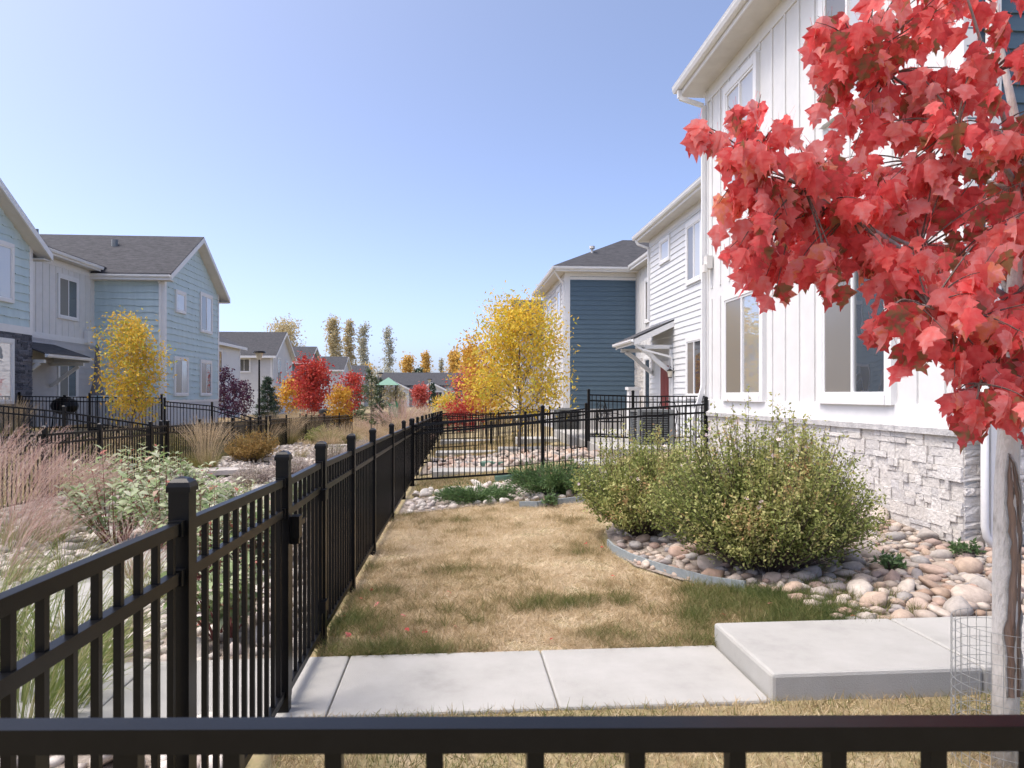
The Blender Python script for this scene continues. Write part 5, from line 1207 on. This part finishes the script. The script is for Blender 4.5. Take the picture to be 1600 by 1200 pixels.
V, F = ribbon(P0, D0, h_ * 1.5, np.full(n, .0045) * rng.uniform(.6, 1.3, n), np.full(n, .3), 2, rng)
put('lawn_grass', mesh('lawn_grass', V, F, ml['lawn'], np.repeat(val, 2)), kind='stuff')['label'] = 'dry tan and green lawn grass inside the fence'
# strip in front of the sidewalk, yard grass behind the fences
def strip(name, label, x0, x1, y0, y1, n, val0, h=.05, wd=.005, cond=None):
    x = rng.uniform(x0, x1, n); y = rng.uniform(y0, y1, n)
    if cond is not None: q = cond(x, y); x, y = x[q], y[q]; n = len(x)
    P0 = np.stack([x, y, gz(x, y) - .015], -1); D0 = np.stack([rng.normal(0, .6, n), rng.normal(0, .6, n), np.ones(n)], -1)
    V, F = ribbon(P0, D0, h * rng.uniform(.6, 1.4, n), np.full(n, wd), np.full(n, .25), 2, rng)
    put(name, mesh(name, V, F, ml['lawn'], np.repeat(np.clip(val0 + .22 * fnoise(x, y) + rng.normal(0, .15, n), 0, 1), 2)), kind='stuff')['label'] = label
strip('verge_grass', 'thin grass strip in front of the sidewalk', -.8, 6, 1.2, SY0 - .005, 60000, .5)
strip('bed_grass', 'green grass growing among the river stones', 1.9, 3.3, 4.4, 5.8, 9000, .18, .09, .005, lambda x, y: fnoise(x * 1.5, y * 1.5) > .12)
strip('yard_grass', 'dry grass of the yards beyond the cross fence', -.75, 3.0, 12.4, 30, 60000, .48, .07, .010, lambda x, y: ~(((y > 14.85) & (y < 18.2)) | ((y > 20.9) & (y < 21.9)) | ((y > 27.4) & (y < 28.4))))
strip('side_yard_grass', 'green grass of the left yards behind the fence', -12.5, -6.9, 8, 32, 60000, .35, .08, .012)
strip('park_grass', 'tan meadow grass of the far courtyard', -24, 4, 30, 90, 90000, .72, .22, .05, lambda x, y: (x < -1) | (y > 46))
# ---- lawn edging
pts = []
for px_, py_ in ((950, 853), (958, 862), (985, 876), (1020, 889), (1060, 901), (1110, 914), (1165, 922)):
    p = gpix(px_, py_, .05); pts.append((p.x, p.y, G(p.x, p.y) + .025))
m = MB()
for p, q in zip(pts[:-1], pts[1:]): m.bar(p, q, .022, .09)
tag(m.build('lawn_edging', mt['edge'], None, origin=pts[0]), 'curved grey lawn edging strip in front of the potentilla shrubs', 'edging')
pts = []
for px_, py_ in ((812, 792), (840, 792), (880, 787), (918, 783)):
    p = gpix(px_, py_); pts.append((p.x, p.y, G(p.x, p.y) + .025))
m = MB()
for p, q in zip(pts[:-1], pts[1:]): m.bar(p, q, .03, .1)
tag(m.build('lawn_edging', mt['edge'], None, origin=pts[0]), 'grey lawn edging strip under the taller juniper', 'edging')

# ---- red maple in front
rr = np.random.default_rng(5)
TB = np.array(gp(1572, 3.0)); TB[2] = 0.0
mt['whitebark'] = M('pale_bark', (.30, .27, .235), (.60, .57, .52), 16, .85, bump=.6, bscale=70, stretch=(1, 1, .35), p0=.28, p1=.5, c3=(.54, .51, .465))
mt['split'] = M('split_wood', (.16, .085, .05), (.34, .22, .14), 14, .9, bump=.9, bscale=60, stretch=(1, 1, .12), c3=(.24, .17, .13))
mp_ = thing('red_maple', 'red leaved maple with split pale trunk in a wire guard by the landing', 'tree', tuple(TB))
def A(px, py, d): return np.array(atd(px, py, d))
lead = [A(1572, 1210, 3.0), A(1571, 1050, 3.0), A(1570, 900, 3.0), A(1573, 760, 3.0), A(1578, 640, 3.0), A(1584, 480, 3.02), A(1590, 300, 3.05), A(1585, 180, 3.05), A(1560, 60, 3.1), A(1548, -60, 3.1)]
lrad = [.052, .048, .046, .046, .04, .03, .021, .017, .013, .008]
m = MB(); m.tube(lead, lrad, 14)
tr = m.build('trunk', mt['whitebark'], mp_, smooth=True)
# split scar: bark-less wood set into the right front of the trunk
m = MB(); n = 26
zs = np.linspace(.30, 1.32, n); L_, R_ = [], []
lz = np.array([p[2] for p in lead]); 
for i, z in enumerate(zs):
    cx_ = np.interp(z, lz, [p[0] for p in lead]); cy_ = np.interp(z, lz, [p[1] for p in lead]); r_ = np.interp(z, lz, lrad)
    t = i / (n - 1); a0 = -2.15 + .18 * math.sin(z * 9) + rr.normal(0, .05); wdt = 1.75 * math.sin(math.pi * min(1, .12 + t * .88)) ** .5
    row = []
    for j in range(9):
        a = a0 + wdt * j / 8; bul = .004 + .006 * math.sin(j / 8 * math.pi) * (1 + .6 * math.sin(z * 40 + j)) - (.012 if j in (4, 5) else 0) + (.004 if j in (0, 8) else 0)
        row.append((cx_ + math.cos(a) * (r_ + bul), cy_ + math.sin(a) * (r_ + bul), z))
    m.V += row
for i in range(n - 1):
    for j in range(8): m.F.append((i * 9 + j, i * 9 + j + 1, i * 9 + 9 + j + 1, i * 9 + 9 + j))
m.build('split_bark', mt['split'], mp_, smooth=True)
for j, rr_ in ((0, .0055), (8, .006), (4, .004), (6, .003)):
    pts = [np.array(m.V[i * 9 + j]) + rr.normal(0, .0022, 3) for i in range(n)]
    MB().tube(pts, [rr_ * rr.uniform(.5, 1.25) for _ in pts], 6).build('bark_ridge', mt['bark'] if j in (4, 6) else mt['branch'], mp_, smooth=True)
# limbs
def curve(p0, p1, sag=.04, n=7, r=rr):
    t = np.linspace(0, 1, n)[:, None]; mid = (p0 + p1) / 2 + np.array([0, 0, sag]) + r.normal(0, .02, 3)
    return p0 * (1 - t) ** 2 + 2 * mid * t * (1 - t) + p1 * t ** 2
limb_spec = [((1582, 520, 3.0), (1180, 250, 2.75), .016), ((1584, 470, 3.0), (1290, 330, 2.9), .015), ((1588, 290, 3.05), (1497, 195, 2.8), .014), ((1589, 250, 3.05), (1350, 90, 2.95), .014), ((1582, 540, 3.0), (1420, 470, 2.6), .013), ((1590, 330, 3.05), (1640, 100, 2.9), .014), ((1583, 500, 3.0), (1700, 330, 3.1), .016), ((1580, 560, 3.0), (1530, 600, 2.6), .011), ((1580, 560, 3.0), (1660, 540, 2.7), .012), ((1589, 260, 3.05), (1500, -40, 2.8), .013), ((1588, 300, 3.05), (1400, 250, 3.4), .013), ((1584, 470, 3.0), (1500, 350, 3.5), .013), ((1582, 520, 3.0), (1600, 420, 3.6), .013)]
limbsP = []
for a, b_, r_ in limb_spec:
    q = curve(A(*a), A(*b_)); limbsP.append(q)
    MB().tube(list(q), [r_ * (1 - .75 * i / 6) for i in range(7)], 7).build('branch', mt['branch'], mp_, smooth=True)
# leaf clusters: px, py, depth, radius x/y/z in m, number of twigs
blobs = [(1180, 200, 2.75, .16, .15, .14, 9), (1160, 275, 2.7, .13, .15, .12, 7), (1235, 270, 2.8, .2, .2, .14, 14), (1260, 355, 2.85, .28, .22, .14, 26), (1190, 400, 2.75, .12, .14, .10, 10), (1180, 330, 2.75, .13, .14, .12, 9), (1240, 425, 2.75, .16, .16, .09, 11), (1090, 218, 2.7, .075, .06, .10, 2), (1330, 430, 2.8, .26, .22, .12, 13), (1390, 350, 2.9, .24, .24, .18, 15), (1300, 105, 2.95, .13, .15, .12, 8), (1400, 130, 2.95, .26, .22, .20, 18), (1430, 240, 2.9, .24, .24, .20, 18), (1500, 150, 2.85, .2, .22, .25, 12), (1450, 420, 2.7, .2, .2, .16, 14), (1490, 330, 2.9, .22, .26, .2, 16), (1420, 520, 2.65, .14, .15, .12, 9), (1500, 520, 2.7, .22, .2, .2, 18), (1560, 430, 2.75, .2, .2, .22, 16), (1560, 620, 2.6, .16, .16, .12, 12), (1570, 550, 2.7, .2, .2, .16, 12), (1640, 250, 2.9, .25, .25, .3, 16), (1580, 200, 2.75, .16, .2, .22, 12), (1590, 90, 2.8, .2, .2, .15, 12), (1600, 360, 2.75, .14, .16, .14, 9), (1350, 215, 3.0, .12, .15, .1, 5), (1680, 450, 2.9, .28, .28, .3, 16), (1650, 600, 2.7, .22, .2, .2, 12), (1400, 20, 2.9, .3, .26, .2, 15), (1520, -40, 2.9, .35, .3, .25, 18), (1290, 30, 2.9, .16, .2, .12, 6), (1560, 330, 3.3, .3, .2, .3, 12), (1400, 280, 3.35, .3, .15, .2, 9), (1500, 420, 3.4, .3, .2, .2, 9)]
half = [(0, 0), (.10, -.03), (.27, .04), (.25, .13), (.46, .34), (.30, .37), (.34, .47), (.17, .52), (.21, .68), (.09, .74), (0, 1.0)]
outl = half + [(-x_, y_) for x_, y_ in half[-2:0:-1]]
def leaf_var(k):
    r_ = random.Random(k); V = []
    cr = r_.uniform(-.1, .75); dr = r_.uniform(-.1, .5); tw_ = r_.uniform(-.5, .5)
    def bend(x_, y_): return (x_ * (1 + r_.uniform(-.06, .06)), y_, -cr * abs(x_) * .9 - dr * y_ * y_ + .02 + tw_ * x_ * y_)
    V = [bend(x_ * 1.1, y_) for x_, y_ in outl] + [(0, .28, .02 - dr * .08), (0, .62, .02 - dr * .38)]
    n = len(outl); F = []
    for i in range(n):
        j = (i + 1) % n; y_ = (outl[i][1] + outl[j][1]) / 2; F.append((i, j, n if y_ < .45 else n + 1))
    F.append((4, n + 1, n)) ; F.append((n - 4, n, n + 1))
    # petiole
    b0 = len(V); V += [(-.008, 0, 0), (.008, 0, 0), (.006, -.38, .10), (-.006, -.38, .10)]; F.append((b0, b0 + 1, b0 + 2, b0 + 3))
    return V, F
lv = [leaf_var(k) for k in range(12)]
tw = MB(); leaves = []
for (px_, py_, d, rx, ry, rz, nt_) in blobs:
    c = A(px_, py_, d); best = None
    for q in limbsP:
        dd = np.linalg.norm(q - c, axis=1); i = int(dd.argmin())
        if best is None or dd[i] < best[0]: best = (dd[i], q[i])
    for k in range(max(2, int(nt_ * .72))):
        u = rvec(1, rr)[0] * rr.uniform(.5, 1.0) ** .5; tip = c + u * np.array([rx, ry, rz]) * 1.12; q = curve(best[1], tip, .03, 7, rr)
        tw.tube(list(q), [.005, .0045, .004, .0033, .0026, .002, .0012], 4, cap=False)
        for t in np.linspace(.42, 1, 6):
            i = min(5, int(t * 6)); f = t * 6 - i; p = q[i] * (1 - f) + q[min(6, i + 1)] * f
            if np.linalg.norm((p - c) / np.array([rx, ry, rz])) > 1.45: continue
            for _ in range(1 + (rr.random() < .3)):
                sd2 = np.array([rr.normal(0, 1), rr.normal(0, 1), -.5]); sd2 /= np.linalg.norm(sd2); sz = .058 + .062 * rr.random() ** .8
                base_ = p + sd2 * sz * .35
                dirv = np.array([rr.normal(0, .32), rr.normal(0, .32), -1.0]); dirv /= np.linalg.norm(dirv)
                nv = np.array([rr.normal(-.3, .6), rr.normal(-.8, .5), rr.normal(.35, .3)]); xv = np.cross(dirv, nv); xv /= np.linalg.norm(xv); zv = np.cross(xv, dirv)
                leaves.append((base_, sz, np.stack([xv, dirv, zv], 1), rr.integers(12), min(1, max(0, rr.beta(2.2, 1.8) if rr.random() > .12 else rr.random() * .1))))
tw.build('twigs', mt['twig'], mp_)
camp = np.array([0, 0, CAMZ])
leaves.sort(key=lambda l: np.linalg.norm(l[0] - camp))
Vs, Fs, rn = [], [], []; off = 0
for base_, sz, Rm, k, tint in leaves[300:]:
    V, F_ = lv[k]; Vs.append((np.array(V) * sz) @ Rm.T + base_); 
    for f in F_: Fs.append(tuple(i + off for i in f)); rn.append(tint)
    off += len(V)
crown = put('crown', mesh('crown', np.concatenate(Vs) - TB, Fs, ml['redmaple'], rn), mp_, TB, kind='stuff')
lvm = {}
for base_, sz, Rm, k, tint in leaves[:300]:
    key = (k, int(tint * 7.99))
    if key not in lvm: lvm[key] = mesh('leaf', lv[k][0], lv[k][1], ml['redmaple'], [min(1, (key[1] + .5) / 8)] * len(lv[k][1]))
    o = put('leaf', lvm[key], crown, base_, Matrix(Rm.tolist()).to_euler(), (sz, sz, sz))
print('maple leaves', len(leaves))
# wire guard
g = thing('wire_tree_guard', 'galvanised wire mesh guard round the maple trunk', 'guard', (TB[0], TB[1], 0)); rg = .20
vm = mesh('vertical_wire', MB().box(-.0009, .0009, -.0009, .0009, 0, .62).V, MB().box(0, 1, 0, 1, 0, 1).F, mt['wire'])
for i in range(30):
    a = i / 30 * 6.2832; put('vertical_wire', vm, g, (TB[0] + rg * math.cos(a), TB[1] + rg * math.sin(a), -.02))
rm = MB()
for i in range(30):
    a, b_ = i / 30 * 6.2832, (i + 1) / 30 * 6.2832; rm.bar((rg * math.cos(a), rg * math.sin(a), 0), (rg * math.cos(b_), rg * math.sin(b_), 0), .0018, .0018)
rme = mesh('ring_wire', rm.V, rm.F, mt['wire'])
for z in np.arange(.01, .61, .042): put('ring_wire', rme, g, (TB[0], TB[1], z))
# fallen leaves
for k, (px_, py_) in enumerate(((539, 967), (548, 1000), (564, 941), (580, 925), (627, 966), (634, 988), (660, 992), (712, 985), (917, 852), (940, 858), (1330, 968), (588, 948), (700, 930), (860, 1005), (1205, 948), (960, 905), (1130, 965))):
    p = gpix(px_, py_, .0); V, F_ = lv[k % 12]; red = k not in (7, 12, 13)
    o = put('fallen_leaf', lvm[sorted(lvm)[(k * 5) % len(lvm)]], None, (p.x, p.y, G(p.x, p.y) + .03), (rr.normal(0, .35), rr.normal(0, .35), rr.uniform(0, 6.28)), (float(rr.uniform(.035, .06)),) * 3)
    lab_ = 'red fallen maple leaf on the straw grass by the curved grey edging' if k in (8, 9, 14, 15) else 'red fallen maple leaf against the landing slab' if k in (10, 16) else 'fallen maple leaf in the middle of the lawn front edge' if k in (7, 12, 13) else 'red fallen maple leaf in the green grass beside the black fence'
    tag(o, lab_, 'leaf', 'fallen leaves on the lawn')
# ------------------------------------------------------------------ small things
def ac_unit(label, x, y, z, w_=.78, hh=.85):
    o = thing('air_conditioner', label, 'air conditioner', (x, y, z)); a = w_ / 2
    m = MB()
    for sx in (-1, 1):
        for sy in (-1, 1): m.box(x + sx * a - .05, x + sx * a + .05, y + sy * a - .05, y + sy * a + .05, z, z + hh)
    m.box(x - a, x + a, y - a, y + a, z + .001, z + .06); m.box(x - a - .052, x + a + .052, y - a - .052, y + a + .052, z + hh - .06, z + hh + .003); m.build('cabinet', mt['ac'], o)
    MB().box(x - a + .03, x + a - .03, y - a + .02, y + a - .02, z + .06, z + hh - .06).build('coil', mt['acdark'], o)
    for i in range(16):
        zz = z + .1 + i * (hh - .2) / 15; m = MB(); m.box(x - a + .05, x + a - .05, y - a - .02, y - a + .005, zz - .008, zz + .008); m.box(x - a - .02, x - a + .005, y - a + .05, y + a - .05, zz - .008, zz + .008); m.build('louver', mt['ac'], o)
    m = MB()
    for r_ in (.1, .2, .3): m.tube([(x + r_ * math.cos(t), y + r_ * math.sin(t), z + hh + .02) for t in np.linspace(0, 6.283, 18)], .006, 4)
    m.build('fan_guard', mt['acdark'], o)
ac_unit('grey air conditioner unit on the patio by the lap siding house', 4.85, 17.2, .34)
ac_unit('dark air conditioner unit by the blue bay wall', 4.4, 27.6, .1, .85, .9)
def chair(label, x, y, z, rz):
    o = thing('patio_chair', label, 'chair', (x, y, z)); o.rotation_euler = (0, 0, 0); c, s_ = math.cos(rz), math.sin(rz)
    T = lambda a, b_, h_: (x + a * c - b_ * s_, y + a * s_ + b_ * c, z + h_)
    for a in (-.24, .24):
        for b_ in (-.22, .22): MB().tube([T(a, b_, 0), T(a * .95, b_ * .9, .42)], .014, 6).build('leg', mt['black'], o)
    m = MB(); m.prism([T(-.26, -.25, .42), T(.26, -.25, .42), T(.26, .24, .42), T(-.26, .24, .42)], (0, 0, .03)); m.build('seat', mt['black'], o)
    m = MB(); arch = [T(-.25, .25, .44), T(-.27, .29, .75), T(-.2, .32, .98), T(0, .33, 1.05), T(.2, .32, .98), T(.27, .29, .75), T(.25, .25, .44)]; m.tube(arch, .014, 6); m.build('back_frame', mt['black'], o)
    m = MB()
    for u, v, r_ in ((-.12, .62, .09), (.12, .62, .09), (0, .8, .1), (-.13, .84, .06), (.13, .84, .06), (0, .56, .06)):
        m.tube([T(u + r_ * math.cos(t), .29, v + r_ * math.sin(t)) for t in np.linspace(0, 6.283, 10)], .010, 4)
    m.build('back_scroll', mt['black'], o)
    for sg in (-1, 1): MB().tube([T(sg * .25, .26, .66), T(sg * .27, 0, .67), T(sg * .26, -.22, .62), T(sg * .25, -.22, .43)], .012, 5).build('armrest', mt['black'], o)
chair('ornate black metal chair by the white lap siding wall', 5.75, 18.9, .34, -.4)
chair('ornate black metal chair next to the patio table', 4.5, 20.2, .34, .8)
t_ = thing('patio_table', 'black metal patio table behind the tall fence', 'table', (4.3, 21.2, .34)); MB().tube([(4.3, 21.2, 1.03), (4.3, 21.2, 1.06)], .5, 18).build('table_top', mt['black'], t_); MB().tube([(4.3, 21.2, .36), (4.3, 21.2, 1.03)], .03, 7).build('pedestal', mt['black'], t_); MB().tube([(4.3, 21.2, .34), (4.3, 21.2, .37)], .25, 12).build('base', mt['black'], t_)
# valve box lids
for px_, py_, lab in ((769, 727, 'green valve box lid among the stones by the yard walk'), (797, 749, 'green valve box lid in the dry grass by the fence')):
    p = gpix(px_, py_); o = thing('valve_box', lab, 'valve box', (p.x, p.y, G(p.x, p.y))); z = G(p.x, p.y)
    MB().box(p.x - .28, p.x + .28, p.y - .18, p.y + .18, z - .05, z + .07).build('box_rim', mt['green_lid'], o); MB().box(p.x - .24, p.x + .24, p.y - .14, p.y + .14, z + .07, z + .085).build('lid', mt['green_lid'], o)
# closed patio umbrella + covered grill (left yard)
b = gp(152, 26.8); z = b[2]
o = thing('patio_umbrella', 'closed grey patio umbrella leaning by the pale blue wall', 'umbrella', b)
MB().tube([(b[0], b[1], z), (b[0], b[1], z + 3.3)], .025, 7).build('pole', mt['black'], o); MB().tube([(b[0], b[1], z + 1.35), (b[0], b[1], z + 1.9), (b[0], b[1], z + 2.0), (b[0], b[1], z + 3.2)], [.26, .15, .12, .07], 9).build('canopy', mt['greycloth'], o); MB().tube([(b[0], b[1], z), (b[0], b[1], z + .1)], .28, 12).build('base', mt['black'], o)
b = gp(101, 26.6); z = b[2]
o = thing('barbecue_grill', 'black round lidded barbecue behind the patio fence', 'grill', b)
import bmesh
bm = bmesh.new(); bmesh.ops.create_uvsphere(bm, u_segments=16, v_segments=10, radius=1)
for v in bm.verts: v.co = Vector((v.co.x * .48, v.co.y * .4, v.co.z * .34 + .95))
me = bpy.data.meshes.new('lid'); bm.to_mesh(me); bm.free(); me.materials.append(mt['black']); put('lid', me, o, b)
for sx in (-1, 1):
    for sy in (-1, 1): MB().tube([(b[0] + sx * .35, b[1] + sy * .25, z), (b[0] + sx * .28, b[1] + sy * .2, z + .8)], .02, 6).build('leg', mt['black'], o)
MB().tube([(b[0] - .12, b[1] - .38, z + 1.1), (b[0] + .12, b[1] - .38, z + 1.1)], .015, 6).build('handle', mt['black'], o); MB().tube([(b[0], b[1], z + 1.25), (b[0], b[1], z + 1.36)], .05, 6).build('vent_cap', mt['black'], o)
# lamps
def lamp(label, px_, top, d):
    b = gp(px_, d); x, y, z = b; zt = CAMZ + (HOR - top) * d / FPX
    o = thing('street_lamp', label, 'lamp', b)
    MB().tube([(x, y, z), (x, y, z + .5), (x, y, zt - .35)], [.10, .065, .05], 8).build('pole', mt['black'], o)
    MB().tube([(x, y, zt - .5), (x, y, zt - .1)], [.10, .24], 10).build('lens', mt['lampglass'], o); MB().tube([(x, y, zt - .1), (x, y, zt)], [.38, .34], 14).build('lamp_head', mt['black'], o)
lamp('black street lamp in front of the grey gabled house', 405, 549, 42); lamp('black street lamp by the playground', 594, 583, 85); lamp('black street lamp before the far building gable', 671, 592, 95)
# playground
b = gp(607, 72); x, y, z = b
o = thing('play_structure', 'playground tower with green roof and green slide', 'playground', b)
for sx in (-1, 1):
    for sy in (-1, 1): MB().tube([(x + sx * .8, y + sy * .8, z), (x + sx * .8, y + sy * .8, z + 3.6)], .06, 6).build('post', mt['acdark'], o)
MB().box(x - .9, x + .9, y - .9, y + .9, z + 1.3, z + 1.42).build('deck', mt['acdark'], o)
m = MB()
for k in range(4):
    a = k * math.pi / 2 + .785; c = a + math.pi / 2; m.poly((x + 1.6 * math.cos(a), y + 1.6 * math.sin(a), z + 3.4), (x + 1.6 * math.cos(c), y + 1.6 * math.sin(c), z + 3.4), (x, y, z + 4.2))
m.poly(*[(x + 1.6 * math.cos(k * math.pi / 2 + .785), y + 1.6 * math.sin(k * math.pi / 2 + .785), z + 3.4) for k in range(4)]); m.build('roof', mt['greenroof'], o)
m = MB(); q = [(x + .3, y - .9, z + 1.5), (x + .6, y - 1.8, z + 1.2), (x + .8, y - 2.9, z + .5), (x + .9, y - 3.6, z + .25)]
for p1, p2 in zip(q[:-1], q[1:]):
    m.bar(p1, p2, .9, .05)
    for sg in (-.45, .45): m.bar((p1[0] + sg, p1[1], p1[2] + .15), (p2[0] + sg, p2[1], p2[2] + .15), .06, .35)
m.build('slide', mt['greenplastic'], o)
# bench / trash bin near the red tree
b = gp(507, 44); x, y, z = b; o = thing('trash_bin', 'dark lidded bin by the far curved fence', 'bin', b); MB().tube([(x, y, z), (x, y, z + 1.0)], [.28, .3], 12).build('body', mt['split'], o); MB().tube([(x, y, z + 1.0), (x, y, z + 1.2), (x, y, z + 1.28)], [.36, .34, .1], 12).build('lid', mt['acdark'], o)

# look-alikes share a group
GROUPS = {'metal_fence': 'black metal fences between the yards', 'fence_gate': 'gates in the black fences', 'poplar_tree': 'tall trees on the skyline', 'golden_tree': 'yellow autumn trees', 'red_tree': 'red autumn trees', 'purple_tree': 'purple leaved trees by the gable', 'spruce_tree': 'spruces in the park', 'pine_tree': 'pines in the park', 'cottonwood_tree': 'cottonwoods on the skyline', 'distant_tree': 'distant grey green trees', 'dogwood_shrub': 'dogwood shrubs in the cobble garden', 'pale_shrub': 'pale twiggy shrubs behind the fence', 'potentilla_shrub': 'potentilla shrubs by the stone wall', 'juniper_shrub': 'junipers below the cross fence', 'tall_tussock': 'tall green grasses behind the near fence', 'pink_tussock': 'pink plumed grasses', 'feather_tussock': 'feather reed grasses', 'ornamental_tussock': 'ornamental grass tufts in the garden', 'flagstone': 'flagstones in the cobble garden', 'street_lamp': 'street lamps in the park', 'weed_plant': 'small weeds among the stones', 'air_conditioner': 'air conditioner units by the right row', 'patio_chair': 'ornate patio chairs', 'valve_box': 'green valve boxes', 'lawn_edging': 'grey lawn edging strips', 'white_house': 'white houses', 'grey_house': 'grey houses'}
for o in bpy.data.objects:
    if o.parent is None and 'category' in o and 'group' not in o:
        g_ = GROUPS.get(o.name.split('.')[0])
        if g_: o['group'] = g_
